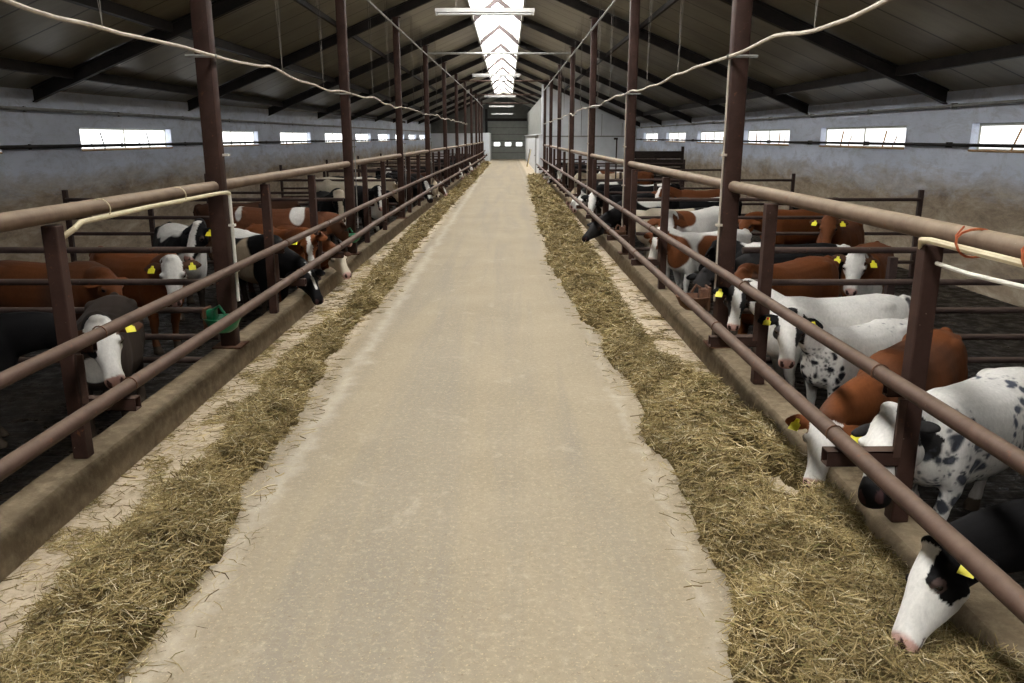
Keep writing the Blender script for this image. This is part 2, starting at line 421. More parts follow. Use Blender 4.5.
    while x < 6.9:
        k += 1
        m = MB(); m.box(x-.015, x+.015, 44.785, 44.8, 2.12, RZ(x)-.3); struct(m.build('trim_%d' % k, 'galvanised')); x += 1.1
    m = MB(); m.box(1.72, 1.98, 44.8, 78.9, 0, 2.15, .01); struct(m.build('wall_room_lower', 'white_partition'))
    m = MB(); m.box(1.90, 2.02, 45.0, 78.9, 2.15, 4.2); struct(m.build('wall_room_upper', 'grey_cladding'))
    m = MB(); m.box(1.62, 1.98, 44.78, 78.9, 2.15, 2.20); struct(m.build('trim_room_ledge', 'white_partition'))
    m = MB(); m.box(1.86, 2.04, 44.72, 45.1, 2.2, 4.75); struct(m.build('trim_room_corner', 'white_partition'))
    d = struct(empty('door_2', (1.72, 49.0, 0)))
    m = MB(); m.box(-.05, 0, -.5, .5, .02, 2.0); m.build('door_leaf', 'white_partition', d)
    m = MB()
    for a, b, c, e in ((-.56, -.5, 0, 2.06), (.5, .56, 0, 2.06), (-.56, .56, 2.0, 2.06)): m.box(-.06, 0, a, b, c, e)
    m.build('door_frame', 'galvanised', d)
    m = MB(); m.sweep([(-.05, -.4, 1.0), (-.12, -.4, 1.0), (-.12, -.28, 1.0)], .014, 6); m.build('door_handle', 'roof_steel', d)
    # rear wall behind the photographer with the drive-in doorway standing open
    m = MB(); D = 2.3; H = 4.1
    m.prism([(-8, PENZ), (XC-D, PENZ), (XC-D, RZ(XC-D)), (-8, RZ(-8))], 'y', YB-.25, YB)
    m.prism([(XC+D, PENZ), (7.4, PENZ), (7.4, RZ(7.4)), (XC+D, RZ(XC+D))], 'y', YB-.25, YB)
    m.prism([(XC-D, H), (XC+D, H), (XC+D, RZ(XC+D)), (XC, RZ(XC)+.1), (XC-D, RZ(XC-D))], 'y', YB-.25, YB)
    struct(m.build('wall_rear', 'whitewash_wall'))
    # yard outside the open doorway
    m = MB(); m.box(-14, 14, YB-30, YB, -.12, -.02); struct(m.build('ground_yard', 'concrete_floor'))
shell()

# ---------------------------------------------------------------- roof posts and feed fences
ORD = ['nearest', 'second', 'third', 'fourth', 'fifth', 'sixth', 'seventh', 'eighth', 'ninth', 'tenth', 'eleventh']
def roof_post(x, y, side, k):
    r = empty('roof_post', (x, y, .2))
    h = RZ(x)-.24-.2
    m = MB(); w = .071; m.box(-w, w, -w, w, 0, h, .020); m.build('post', 'brown_paint', r, True)
    m = MB(); m.box(-.13, .13, -.13, .13, -.002, .014, .004); m.build('base_plate', 'rusty_iron', r)
    m = MB(); m.box(-.11, .11, -.06, .06, h-.012, h); m.build('cap_plate', 'roof_steel', r)
    if 0 <= k <= 6:
        sg = 1 if side == 'left' else -1
        m = MB(); z = 2.70-.2
        m.sweep([(sg*.10, -.11, z), (sg*.10, .13, z)], .014, 6); m.sweep([(-.13, -.10, z), (.13, -.10, z)], .014, 6)
        m.build('cable_bracket', 'galvanised', r, True)
    if k < 0: lab = 'brown steel roof post behind the viewpoint on the %s' % side
    elif k == 0: lab = 'brown steel roof post nearest the camera along the %s feed fence' % side
    else: lab = 'brown steel roof post, %s from the camera along the %s feed fence' % (ORD[k], side)
    return tag(r, lab, 'post', 'roof posts along the %s side of the passage' % side)
for k in range(0, 8):
    y = BAY0+BAY*k
    if k <= 6: roof_post(XR-.005, y, 'right', k)
for k in range(0, 11): y = BAY0+BAY*k; roof_post(XL(y), y, 'left', k)

def feed_fence(side):
    sg = 1 if side == 'right' else -1                  # outward direction (towards the pen)
    X = (lambda y: XR) if sg > 0 else XL
    y0 = 0.6; y1 = 44.6 if sg > 0 else 71.5
    r = empty('feed_fence', (X(7), 7, .2))
    ox, oy = X(7), 7
    def L(x, y, z): return Vector((x-ox, y-oy, z-.2))
    if sg > 0: offs = {-1: (2.52, 4.82), 0: (2.83, 5.34)}; dflt = (2.75, 5.05); ks = range(-1, 7)
    else: offs = {-1: (1.35, 3.36), 0: (1.42, 3.48)}; dflt = (1.42, 3.45); ks = range(-1, 11)
    lo_x = (lambda y: X(y)-sg*(.34 if sg > 0 else .29)); mid_x = lambda y: X(y)-sg*.15
    ZL, ZM, ZT = .625, .94, 1.635
    posts = []
    for k in ks:
        for d in offs.get(k, dflt):
            y = BAY0+BAY*k+d
            if y0 < y < y1: posts.append(y)
    for y in posts:
        c = L(X(y)-(.02 if sg > 0 else 0), y, .2); w = .043
        m = MB(); m.box(c.x-w, c.x+w, c.y-w, c.y+w, .0, 1.375, .008); m.build('fence_post', 'brown_paint', r)
        # open square tubes that carry the two lower rails, and the strap between them
        for xa, z in ((lo_x(y)-sg*.07, ZL-.09), (mid_x(y)+sg*.0, ZM-.066)):
            m = MB(); a = L(xa, y, z); b = L(X(y)-sg*.055, y, z); h = .038 if z < .7 else .026; t = .006
            x0, x1 = sorted((a.x, b.x))
            m.box(x0, x1, a.y-h, a.y+h, a.z+h-t, a.z+h); m.box(x0, x1, a.y-h, a.y+h, a.z-h, a.z-h+t)
            m.box(x0, x1, a.y-h, a.y-h+t, a.z-h, a.z+h); m.box(x0, x1, a.y+h-t, a.y+h, a.z-h, a.z+h)
            m.build('rail_bracket', 'brown_paint', r)
        m = MB(); a = L(X(y)-sg*.075, y, 0); m.box(a.x-.018, a.x+.018, a.y-.042, a.y-.030, ZL-.28, ZM-.3); m.build('bracket_strap', 'dusty_rail', r)
        for xx, z in ((lo_x(y), ZL+.002), (mid_x(y), ZM)):
            m = MB(); c = L(xx, y+.07, z)
            m.sweep([c+Vector((.043*math.cos(q), 0, .043*math.sin(q))) for q in np.linspace(-.6, PI+.6, 11)], .004, 5)
            m.build('rail_clamp', 'rusty_iron', r)
    # rails
    for nm, xf, z, rad, mt in (('lower_rail', lo_x, ZL, .041, 'dusty_rail'), ('middle_rail', mid_x, ZM, .037, 'dusty_rail')):
        ys = np.linspace(y0, y1, 90 if sg < 0 else 60)
        m = MB(); m.sweep([L(xf(y), y, z+.008*mn.noise(Vector((y*.5, z, sg)))) for y in ys], rad, 12); m.build(nm, mt, r, True)
    last = y0
    for k in list(ks)+[99]:
        yk = min(BAY0+BAY*k, y1)
        if yk <= y0: continue
        a, b = last, yk-.085 if k != 99 else y1
        if b-a < .4: continue
        m = MB(); m.sweep([L(X(y), y, ZT) for y in np.linspace(a, b, 6)], .048, 14); m.build('top_rail', 'dusty_top_rail', r, True)
        last = yk+.085
    tag(r, 'rusty brown three rail feed fence on the kerb along the %s of the passage' % side, 'fence')
    return r
feed_fence('right'); feed_fence('left')

def pen_gate(side, k):
    sg = 1 if side == 'right' else -1
    y = BAY0+BAY*k+ (.0 if sg > 0 else .05)
    xa = (XR+.14) if sg > 0 else XL(y)-.12
    xb = (WR-.28) if sg > 0 else WL(y)+.32
    r = empty('pen_divider', (xa, y, PENZ)); L = abs(xb-xa)
    for z in (1.07, .78, .52, .27, .05):
        m = MB(); m.sweep([(0, 0, z-PENZ), (sg*(L-.03), 0, z-PENZ)], .029, 10); m.build('rail', 'gate_steel', r, True)
    for x, h in ((.30*L, 1.0), (.70*L, 1.10), (L, 1.22)):
        m = MB(); x *= sg; m.box(x-.035, x+.035, .03, .10, 0, h-PENZ, .006); m.build('upright', 'gate_steel', r)
    lab = '%s barred pen divider crossing the %s pens behind the %s roof post' % (ORD[k] if k else 'nearest', side, ORD[k] if k else 'nearest')
    tag(r, lab, 'pen divider', 'pen dividers on the %s' % side)
for k in range(0, 6): pen_gate('right', k)
for k in range(0, 8): pen_gate('left', k)

# dark boarded partition in the far right pens
r = empty('board_partition', (5.6, 31.45, PENZ))
for i in range(5):
    m = MB(); m.box(-1.1, 1.12, -.02, .02, .25+i*.30, .53+i*.30, .005); m.build('board', 'dark_boards', r)
for x in (-1.0, 1.1):
    m = MB(); m.box(x-.05, x+.05, .02, .12, 0, 1.9 if x > 0 else 1.8); m.build('upright', 'gate_steel', r)
tag(r, 'dark boarded partition across the far right pens in front of white wall', 'partition')

# ---------------------------------------------------------------- lamps, cables, pipes, drinkers
for i, (y, z) in enumerate(((16.5, 4.36), (33.4, 4.40), (50.3, 4.40), (64.0, 4.3), (73.5, 4.0))):
    r = empty('strip_light', (XC-.15, y, z)); L = .95
    m = MB(); m.prism([(-.07, 0), (.07, 0), (.045, .075), (-.045, .075)], 'x', -L, L); m.build('housing', 'lamp_housing', r)
    for yy in (-.04, .04):
        m = MB(); m.sweep([(-L+.06, yy, -.03), (L-.06, yy, -.03)], .019, 8); m.build('lamp_tube', 'tube_glass', r, True)
    for sg in (-1, 1):
        m = MB(); m.box(sg*(L-.03)-.02, sg*(L-.03)+.02, -.065, .065, -.055, 0); m.build('lamp_holder', 'lamp_housing', r)
        m = MB(); x = sg*.55; m.sweep([(x, 0, .07), (x, 0, RZ(XC+.8)+.05-z)], .006, 5); m.build('hanger', 'thin_wire', r)
    lab = ['nearest the camera under the ridge skylight', 'second along under the ridge skylight', 'third along, halfway down the ridge', 'fourth along, close before the far door', 'farthest away, in front of the door wall'][i]
    tag(r, 'long fluorescent strip light hanging crossways, '+lab, 'lamp', 'strip lights under the ridge')

def cable(side):
    sg = 1 if side == 'right' else -1
    X = (lambda y: XR-.06) if sg > 0 else (lambda y: XL(y)+.06)
    y1 = 43.3 if sg > 0 else 43.3
    pts = []; y = -4.6
    while y <= y1:
        t = ((y-1.15) % 6)/6
        sag = (.02*math.sin(2*PI*t+.4) + .075*mn.noise(Vector((y*.75, 5*sg, 0)))+.012*mn.noise(Vector((y*2.1, 5*sg, 3))))*min(1, 4*t, 4-4*t)
        pts.append((X(y)-sg*.05, y, 2.70+sag)); y += .25
    m = MB(); m.sweep(pts, .0135, 8)
    o = m.build('power_cable', 'grey_cable', smooth=True)
    tag(o, 'pale sagging cable strung from post to post above the %s feed fence' % side, 'cable')
    # strings that hold the cable up to the roof
    j = 0
    for k in range(-1, 4):
        for d in (2.2, 4.1):
            yy = BAY0+BAY*k+d; i = int((yy+4.6)/.25); p = Vector(pts[i]); x2 = p.x+sg*.25
            if yy < 3: continue
            m = MB(); m.sweep([p, (p.x, p.y, RZ(p.x)-.01)], .0028, 4); m.sweep([p, (p.x, p.y-.35, RZ(p.x)-.01)], .0024, 4)
            o = m.build('hanging_string', 'thin_wire'); j += 1
            tag(o, 'thin string holding the %s cable up to the roof sheets, %s from the camera' % (side, ORD[j-1]), 'string', 'cable strings on the %s' % side)
cable('left'); cable('right')

def downpipe(side, k, zt):
    sg = 1 if side == 'right' else -1
    y = BAY0+BAY*k
    x = (XR-.10) if sg > 0 else XL(y)+.115
    dy = -.06 if sg > 0 else -.03
    m = MB(); m.sweep([(x, y+dy, .62), (x, y+dy, zt)], .015 if sg < 0 and k < 1 else .009, 8)
    for z in (.9, 1.3, 1.9): m.box(x-.025, x+.025, y+dy-.025, y+dy+.03, z-.01, z+.01)
    o = m.build('water_downpipe', ('white_pipe' if k < 1 else 'galvanised') if sg < 0 else 'grey_cable', smooth=True)
    tag(o, 'thin pale pipe running down the %s roof post along the %s fence' % (ORD[k], side), 'pipe', 'downpipes on the %s posts' % side)
for k in range(0, 4): downpipe('left', k, (1.56, 2.0, 1.9, 1.9)[k])
for k in range(0, 4): downpipe('right', k, 2.68)

# supply pipes strapped to the top rails
m = MB(); x = XL(5)+.075
m.sweep([(x-.06, 4.57, 1.50), (x, 4.60, 1.545), (x, 4.68, 1.575), (x, 5.6, 1.585), (x, 6.98, 1.585), (x+.03, 7.07, 1.585), (x+.04, 7.12, 1.57)], .017, 8)
for y in (5.0, 6.2): m.sweep([(x-.045+.068*math.cos(q), y, 1.622+.062*math.sin(q)) for q in np.linspace(0, 2*PI, 17)], .004, 4)
tag(m.build('supply_pipe', 'cream_pipe', smooth=True), 'cream water pipe strapped under the left top rail before the nearest roof post', 'pipe')
m = MB(); x = XR-.085
m.sweep([(x+.055, 3.70, 1.50), (x+.035, 3.69, 1.555), (x+.01, 3.65, 1.595), (x, 3.55, 1.605), (x-.005, 3.0, 1.605), (x, 2.2, 1.60), (x, .7, 1.60)], .0155, 8)
o = m.build('supply_pipe', 'cream_pipe', smooth=True)
tag(o, 'cream water pipe strapped beside the right top rail near the camera', 'pipe')
m = MB(); m.sweep([(XR-.03, 3.58, 1.50), (XR-.10, 3.2, 1.515), (XR-.12, 2.7, 1.535), (XR-.10, 2.0, 1.54), (XR-.1, .7, 1.54)], .010, 8)
tag(m.build('thin_hose', 'white_pipe', smooth=True), 'thin white hose hanging just below the cream pipe by the right top rail', 'hose')
for i, y in enumerate((3.30, 2.86, 2.50)):
    m = MB()
    m.sweep([(XR-.030+.083*math.cos(q), y+.010*math.sin(3*q), 1.626+.060*math.sin(q)) for q in np.linspace(0, 2*PI, 17)], .0055, 5)
    m.sweep([(XR-.11, y, 1.62), (XR-.10, y+.03, 1.655), (XR-.06, y+.05, 1.69)], .004, 4)
    o = m.build('wire_tie', 'twine', smooth=True)
    tag(o, 'red twisted tie holding the cream pipe on right top rail, %s from the elbow' % ['first', 'second', 'third'][i], 'tie', 'ties on the right cream pipe')

def drinker(x, y, z, mat, label, sg, rim=.0):
    r = empty('drinking_bowl', (x, y, z))
    n = 20; prof = [(.0, -.10), (.06, -.10), (.105, -.06), (.13, 0), (.145, .03), (.125, .03), (.11, .0), (.08, -.05), (.0, -.065)]
    m = MB(); vs = []; fs = []
    for (q, zz) in prof:
        for i in range(n):
            a = 2*PI*i/n; vs.append((q*math.cos(a)*1.15, q*math.sin(a), zz))
    for j in range(len(prof)-1):
        for i in range(n): fs.append((j*n+i, j*n+(i+1) % n, (j+1)*n+(i+1) % n, (j+1)*n+i))
    m.add(vs, fs); m.build('bowl', mat, r, True)
    m = MB(); m.box(sg*.10-.05, sg*.10+.05, -.05, .05, .0, .10, .015); m.sweep([(sg*.08, 0, .09), (sg*.02, 0, .13), (sg*-.02, 0, .06)], .014, 8)
    m.build('valve', mat if mat == 'rusty_iron' else 'green_plastic', r, True)
    m = MB(); m.box(sg*.13-.012, sg*.13+.012, -.08, .08, -.10, .12, .004); m.build('mounting_plate', 'rusty_iron', r)
    tag(r, label, 'drinker')
drinker(XL(7)+.05, 6.86, .50, 'green_plastic', 'green plastic drinking bowl on the nearest left roof post', -1)
drinker(XL(13)+.05, 12.86, .52, 'green_plastic', 'green plastic drinking bowl on the second left roof post', -1)
drinker(XR-.24, 7.30, .60, 'rusty_iron', 'rusty brown drinking bowl on the nearest right roof post', 1)
drinker(XR-.2, 13.0, .55, 'rusty_iron', 'rusty brown drinking bowl on the second right roof post', 1)

# planks leaning on the white room
for i, (y, mt, lab, tilt) in enumerate(((58.0, 'plank_wood', 'yellow wooden board leaning on the white room wall far down the passage', .22), (59.2, 'dark_boards', 'dark board leaning on the white room wall behind the yellow one', .18))):
    m = MB(); m.box(-.02, .02, -.14, .14, 0, 1.25, .004)
    o = m.build('leaning_board', mt); o.location = (1.42, y, .0); o.rotation_euler = (0, math.atan(tilt), 0); tag(o, lab, 'board')
m = MB(); m.sweep([(0, 0, 0), (0, 0, 2.2)], .022, 8); m.box(-.09, .03, -.02, .02, 2.17, 2.23)
o = m.build('shovel_handle', 'dark_boards', smooth=True); o.location = (3.35, 25.3, -.2); tag(o, 'dark upright tool handle sticking up in the far right pen', 'tool handle')

# ---------------------------------------------------------------- hay
R_in = ([.0, 2.65, 3.14, 4.12, 5.19, 6.06, 6.75, 8.22, 10.1, 13.0, 16.3, 25, 30, 35.5, 44], [.95, .95, .99, 1.02, 1.0, 1.05, 1.03, .97, .86, .74, .78, .85, .92, 1.0, 1.2])
R_out = ([0, 2, 4.9, 5.6, 6.2, 6.7, 7.3, 8.5, 10.1, 12.2, 14.6, 18, 24, 44], [1.84, 1.84, 1.84, 1.84, 1.72, 1.50, 1.42, 1.37, 1.43, 1.45, 1.52, 1.60, 1.70, 1.78])
L_in = ([0, 2.67, 3.16, 3.59, 4.26, 5.03, 5.61, 6.93, 8.47, 10.8, 14.8, 21.7, 35.6, 60], [-1.46, -1.47, -1.47, -1.43, -1.54, -1.60, -1.56, -1.67, -1.74, -1.60, -1.76, -1.75, -1.60, -1.40])
L_out = ([0, 2.5, 2.85, 3.46, 4.2, 4.6, 5.04, 6.0, 6.8, 7.9, 9.4, 11.5, 18, 30, 60], [-2.02, -2.0, -1.98, -2.05, -1.98, -1.93, -1.88, -1.98, -2.02, -1.98, -1.90, -1.95, -2.08, -2.08, -1.85])
def hay(side):
    sg = 1 if side == 'right' else -1
    T_in, T_out = (R_in, R_out) if sg > 0 else (L_in, L_out)
    kerb_x = (lambda y: XR-.12) if sg > 0 else (lambda y: XL(y)+.11)
    Y1 = 43.5 if sg > 0 else 66
    bare = [(4.40, 1.62, .26, .13), (4.85, 1.55, .22, .09), (5.55, 1.68, .2, .08)] if sg > 0 else []
    def depth(x, y):
        """relative depth of hay at a point, 0 outside the row"""
        a = interp(y, *T_in); b = interp(y, *T_out)
        wob = .11*mn.noise(Vector((y*1.6, 7.7*sg, 0))) + .035*mn.noise(Vector((y*6.3, 1.7*sg, 4)))
        da = (x-a)*sg + wob                # distance inside from the passage edge
        db = (b-x)*sg + .09*mn.noise(Vector((y*2.7, 2.2*sg, 8)))+.04*mn.noise(Vector((y*8.1, 2.2*sg, 8)))
        d = min(da/.16, (db+.04)/.20)
        if sg > 0 and y < 5.2: d = min(da/.16, 1)
        for by, bx, ry, rx in bare:
            q = ((y-by)/ry)**2+((x-bx)/rx)**2 + .5*mn.noise(Vector((x*9, y*9, 1)))
            if q < 1.6: d = min(d, (q-1.0)*1.5)
        return max(0, min(1, d))
    def height(x, y, d):
        n = .5+.5*mn.fractal(Vector((x*2.6, y*2.2, 3*sg)), 1.0, 2.0, 3)
        n2 = mn.noise(Vector((x*9, y*8, sg)))*.5+.5
        lump = max(0, .5+.9*mn.noise(Vector((x*4.2, y*3.4, 11*sg))))
        return d**.55*(.015+.085*n+.095*lump+.055*n2)
    vs, fs, mi, cols = [], [], [], []
    # body of the row
    ys = [0.3]
    while ys[-1] < Y1: ys.append(ys[-1] + .035 + .0035*max(0, ys[-1]-4))
    nx = 30; idx = {}
    for j, y in enumerate(ys):
        a = interp(y, *T_in)-.12*sg; b = kerb_x(y)
        for i in range(nx+1):
            x = a+(b-a)*i/nx; d = depth(x, y)
            idx[(i, j)] = (len(vs), d); vs.append((x, y, -.004+height(x, y, d) if d > 0 else -.012))
    for j in range(len(ys)-1):
        for i in range(nx):
            q = [idx[(i, j)], idx[(i+1, j)], idx[(i+1, j+1)], idx[(i, j+1)]]
            if max(t[1] for t in q) > 0: fs.append(tuple(t[0] for t in q)); mi.append(0)
    cols = [(.2, .15, .06, 1)]*len(vs)
    # loose stalks
    pal = np.array([(.54, .425, .20), (.42, .32, .135), (.31, .230, .085), (.235, .175, .062), (.17, .115, .04), (.70, .60, .36), (.27, .235, .085), (.12, .08, .028)])
    w = np.array([.20, .22, .18, .12, .10, .08, .06, .04]); w /= w.sum()
    R = random.Random(11+sg)
    def zone(y0, y1, count, l0, l1, wd):
        made = 0; tries = 0
        while made < count and tries < count*6:
            tries += 1
            y = R.uniform(y0, y1); a = interp(y, *T_in); b = kerb_x(y)
            x = R.uniform(min(a-.16*sg, b), max(a-.16*sg, b)); d = depth(x, y)
            sparse = False
            if d <= 0.02:
                clump = mn.noise(Vector((x*3.5, y*3.0, 5)))
                inside = (x-a)*sg > 0
                if R.random() > ((.34 if clump > .20 else .05) if inside else .025): continue
                sparse = True
            z = height(x, y, d) if d > 0 else .0
            L = R.uniform(l0, l1)*(1 if not sparse else .8); az = R.uniform(0, 2*PI); el = R.gauss(.08, .36) if not sparse else R.uniform(0, .06)
            dx, dy, dz = math.cos(az)*math.cos(el), math.sin(az)*math.cos(el), math.sin(el)
            bend = R.gauss(0, .30)*L; bx, by = -dy*bend, dx*bend
            sx, sy = -dy, dx; k = math.hypot(sx, sy) or 1; ww = wd*R.uniform(.6, 1.3)/2; sx *= ww/k; sy *= ww/k; tz = R.uniform(-.5, .5)*ww*2
            base = z+(.004 if sparse else R.uniform(-.014, .024))
            o = len(vs)
            for t, wsc in ((-.5, .7), (0, 1), (.5, .6)):
                cx, cy, cz = x+dx*L*t+bx*(1-4*t*t)*.5, y+dy*L*t+by*(1-4*t*t)*.5, base+dz*L*t+(.008 if not sparse else 0)*(1-4*t*t)
                cz = max(cz, .003)
                vs.append((cx-sx*wsc, cy-sy*wsc, cz-tz)); vs.append((cx+sx*wsc, cy+sy*wsc, cz+tz))
            fs.append((o, o+1, o+3, o+2)); fs.append((o+2, o+3, o+5, o+4)); mi.extend((1, 1))
            c = pal[R.choices(range(8), w)[0]]*R.uniform(.68, 1.2)*np.array((.98, .98, 1.06)); g = .85+.3*mn.noise(Vector((x*1.7, y*1.5, 9)))
            cc = (c[0]*g, c[1]*g, c[2]*g, 1); cols.extend([cc]*6); made += 1
    zone(.6, 2.4, 2500, .07, .17, .0045)
    zone(2.4, 4.5, 17000, .05, .17, .0034)
    zone(4.5, 8, 17000, .06, .17, .0044)
    zone(8, 14, 11000, .08, .20, .007)
    zone(14, 24, 6000, .10, .25, .011)
    zone(24, Y1, 3500, .15, .35, .02)
    me = bpy.data.meshes.new('hay_row'); me.from_pydata(vs, [], fs)
    me.materials.append(M['hay_mass']); me.materials.append(M['hay_straw'])
    me.polygons.foreach_set('material_index', mi)
    me.polygons.foreach_set('use_smooth', [m_ == 0 for m_ in mi])
    at = me.color_attributes.new('straw', 'FLOAT_COLOR', 'POINT')
    at.data.foreach_set('color', np.array(cols, dtype=np.float32).ravel())
    me.update()
    o = bpy.data.objects.new('hay', me); C.objects.link(o)
    tag(o, 'long row of loose hay on the feed ledge along the %s fence' % side, 'hay', kind='stuff')
hay('right'); hay('left')

# ---------------------------------------------------------------- cattle
WHITE = (.80, .775, .73); CREAM = (.62, .54, .42); BLACK = (.0075, .007, .0075); CHAR = (.026, .024, .024)
BROWN = (.150, .052, .020); RUST = (.195, .064, .022); DARKBR = (.085, .040, .024); TAN = (.36, .20, .09); PINK = (.62, .38, .33)
GREYB = (.10, .095, .10); MUD = (.085, .062, .042); FAWN = (.50, .40, .28)

def loft(m, rings, n=20):
    """rings: (centre, side axis, up axis, half width, half height up, half height down, squareness)"""
    vs = []
    for c, u, w, ru, rt, rb, e in rings:
        for i in range(n):
            a = 2*PI*i/n; ca, sa = math.cos(a), math.sin(a)
            ca = math.copysign(abs(ca)**e, ca); sa = math.copysign(abs(sa)**e, sa)
            vs.append(c + u*(ru*ca) + w*((rt if sa > 0 else rb)*sa))
    N = len(rings)
    fs = [(i*n+j, i*n+(j+1) % n, (i+1)*n+(j+1) % n, (i+1)*n+j) for i in range(N-1) for j in range(n)]
    fs += [tuple(range(n-1, -1, -1)), tuple(range((N-1)*n, N*n))]
    m.add(vs, fs)
def blob(m, c, r, rot=None, seg=14):
    b = bmesh.new(); bmesh.ops.create_uvsphere(b, u_segments=seg, v_segments=seg//2+2, radius=1)
    R_ = rot or Matrix.Identity(3)
    b.verts.index_update()
    m.add([(Vector(c) + R_ @ Vector((v.co.x*r[0], v.co.y*r[1], v.co.z*r[2]))) for v in b.verts], [[v.index for v in f.verts] for f in b.faces]); b.free()

def bez(p, t):
    a = 1-t; return p[0]*a**3 + p[1]*3*a*a*t + p[2]*3*a*t*t + p[3]*t**3

def make_cow(label, pos, heading, H, poll, muzzle, coat, group=None, vox=.013, tags='', face=None, tagmark=False, floor=PENZ, seed=0, step=.0, tail_side=0, fat=1.0, tilt=0.0, ear_size=1.0, ear_back=None, ear_drop=.22):
    """pos: ground point under the withers; heading: world direction the body faces (deg); poll and muzzle: world points."""
    R = random.Random(seed*31+5)
    root = empty('cow', (pos[0], pos[1], floor), math.radians(heading))
    Rz = Matrix.Rotation(-math.radians(heading), 3, 'Z'); base = Vector((pos[0], pos[1], floor))
    toL = lambda p: Rz @ (Vector(p)-base)
    P, Q = toL(poll), toL(muzzle)
    V = Vector; m = MB(); ex, ey, ez = V((1, 0, 0)), V((0, 1, 0)), V((0, 0, 1))
    # trunk
    st = [(-1.015, .925, .70, .085), (-.985, .955, .60, .145), (-.90, .985, .52, .200), (-.76, 1.0, .465, .235), (-.60, .985, .43, .238), (-.42, .968, .405, .262),
          (-.22, .965, .395, .268), (-.08, .985, .400, .235), (.05, .985, .415, .200), (.16, .93, .44, .170), (.235, .85, .49, .125), (.27, .78, .56, .07)]
    rings = []
    for x, zt, zb, hw in st:
        c = zb+(zt-zb)*.48
        rings.append((V((x*H, 0, c*H)), ey, ez, hw*H*fat, (zt-c)*H, (c-zb)*H, .86))
    loft(m, rings, 22)
    for s in (-1, 1):
        blob(m, V((-.74, s*.145, .905))*H, (.10*H, .06*H, .065*H))                # hooks
        blob(m, V((-1.0, s*.075, .895))*H, (.05*H, .04*H, .05*H))                 # pins
        blob(m, V((.02, s*.155*fat, .66))*H, (.13*H, .065*H, .24*H), Matrix.Rotation(-.25, 3, 'Y'))   # shoulder
        blob(m, V((-.80, s*.13, .66))*H, (.18*H, .10*H, .24*H), Matrix.Rotation(.18, 3, 'Y'))      # thigh
    # legs: (x, z, radius along x, radius across)
    for s in (-1, 1):
        d = step*s + R.uniform(-.05, .05)
        fl = [(.02, .62, .10, .075), (.045, .50, .085, .065), (.05, .42, .062, .055), (.055+d*.4, .33, .045, .045), (.05+d*.6, .295, .047, .047), (.045+d*.7, .25, .035, .035), (.04+d*.9, .14, .030, .030), (.045+d, .095, .040, .038), (.06+d, .055, .040, .040), (.075+d, .03, .052, .048), (.08+d, .0, .056, .052)]
        loft(m, [(V((x, s*(.135 - .012*(i > 2)), z))*H, ex, ey, a*H, b*H, b*H, .95) for i, (x, z, a, b) in enumerate(fl)], 12)
        d = -step*s + R.uniform(-.05, .05)
        hl = [(-.80, .72, .17, .09), (-.765, .58, .15, .085), (-.775, .50, .115, .07), (-.825, .42, .078, .055), (-.885+d*.3, .35, .056, .046), (-.915+d*.5, .305, .050, .042), (-.905+d*.6, .25, .040, .035), (-.885+d*.85, .14, .033, .032), (-.875+d, .095, .042, .040), (-.855+d, .055, .042, .042), (-.84+d, .03, .054, .050), (-.835+d, .0, .058, .054)]
        loft(m, [(V((x, s*(.135), z))*H, ex, ey, a*H, b*H, b*H, .95) for x, z, a, b in hl], 12)
    # tail
    ts = tail_side*.05
    m.sweep([V((-.96, 0, .955))*H, V((-1.03, 0, .945))*H, V((-1.065, ts*.3, .86))*H, V((-1.06, ts, .68))*H, V((-1.05, ts*1.3, .48))*H, V((-1.045, ts*1.4, .40))*H, V((-1.04, ts*1.5, .30))*H, V((-1.04, ts*1.5, .22))*H],
            [.045*H, .036*H, .028*H, .022*H, .020*H, .030*H, .030*H, .010*H], 8)
    # head frame
    f = (Q-P); Lh = f.length; f.normalize()
    fh = V((f.x, f.y, 0))
    if face is not None: a = math.radians(face-heading); fh = V((math.cos(a), math.sin(a), 0))
    elif fh.length < .05: fh = V((1, 0, 0))
    fh.normalize()
    n_ = (ez*1.0 - f*(ez.dot(f))) if abs(f.z) < .80 else (fh - f*fh.dot(f))
    if face is not None: n_ = (fh*.8 + ez*.6); n_ -= f*n_.dot(f)
    n_.normalize(); s_ = n_.cross(f).normalized()
    if tilt:
        Rt = Matrix.Rotation(math.radians(tilt), 3, f); n_ = Rt @ n_; s_ = Rt @ s_
    L = Lh
    # neck
    p0 = V((-.06, 0, .735))*H; hb = P + f*(.07*L) - n_*(.17*L)
    d0 = (hb-p0); dist = d0.length
    p1 = p0 + (ex*.55 + d0.normalized()*.8).normalized()*dist*.36
    p2 = hb - (f*.55 - n_*.10*(1 if f.z < -.3 else 0) + (hb-p0).normalized()*.75).normalized()*dist*.30
    pts = [bez((p0, p1, p2, hb), t) for t in np.linspace(0, 1, 9)]
    rings = []
    for i, p in enumerate(pts):
        t = i/8; tg = (pts[min(i+1, 8)]-pts[max(i-1, 0)]).normalized()
        u0 = tg.cross(ez); u0 = -u0 if u0.length > .05 else ey.copy(); u0.normalize()
        u = (u0*(1-t) + s_*t*(1 if u0.dot(s_) > 0 else -1)).normalized(); w = tg.cross(u).normalized()
        if w.dot(ez*(1-t)+n_*t) < 0: w = -w
        hw = (.155*(1-t)+.085*t)*H; hh = (.205*(1-t)**1.2+.125*(1-(1-t)**1.2))*H
        rings.append((p, u, w, hw, hh*.95, hh*1.05, .92))
    loft(m, rings, 18)
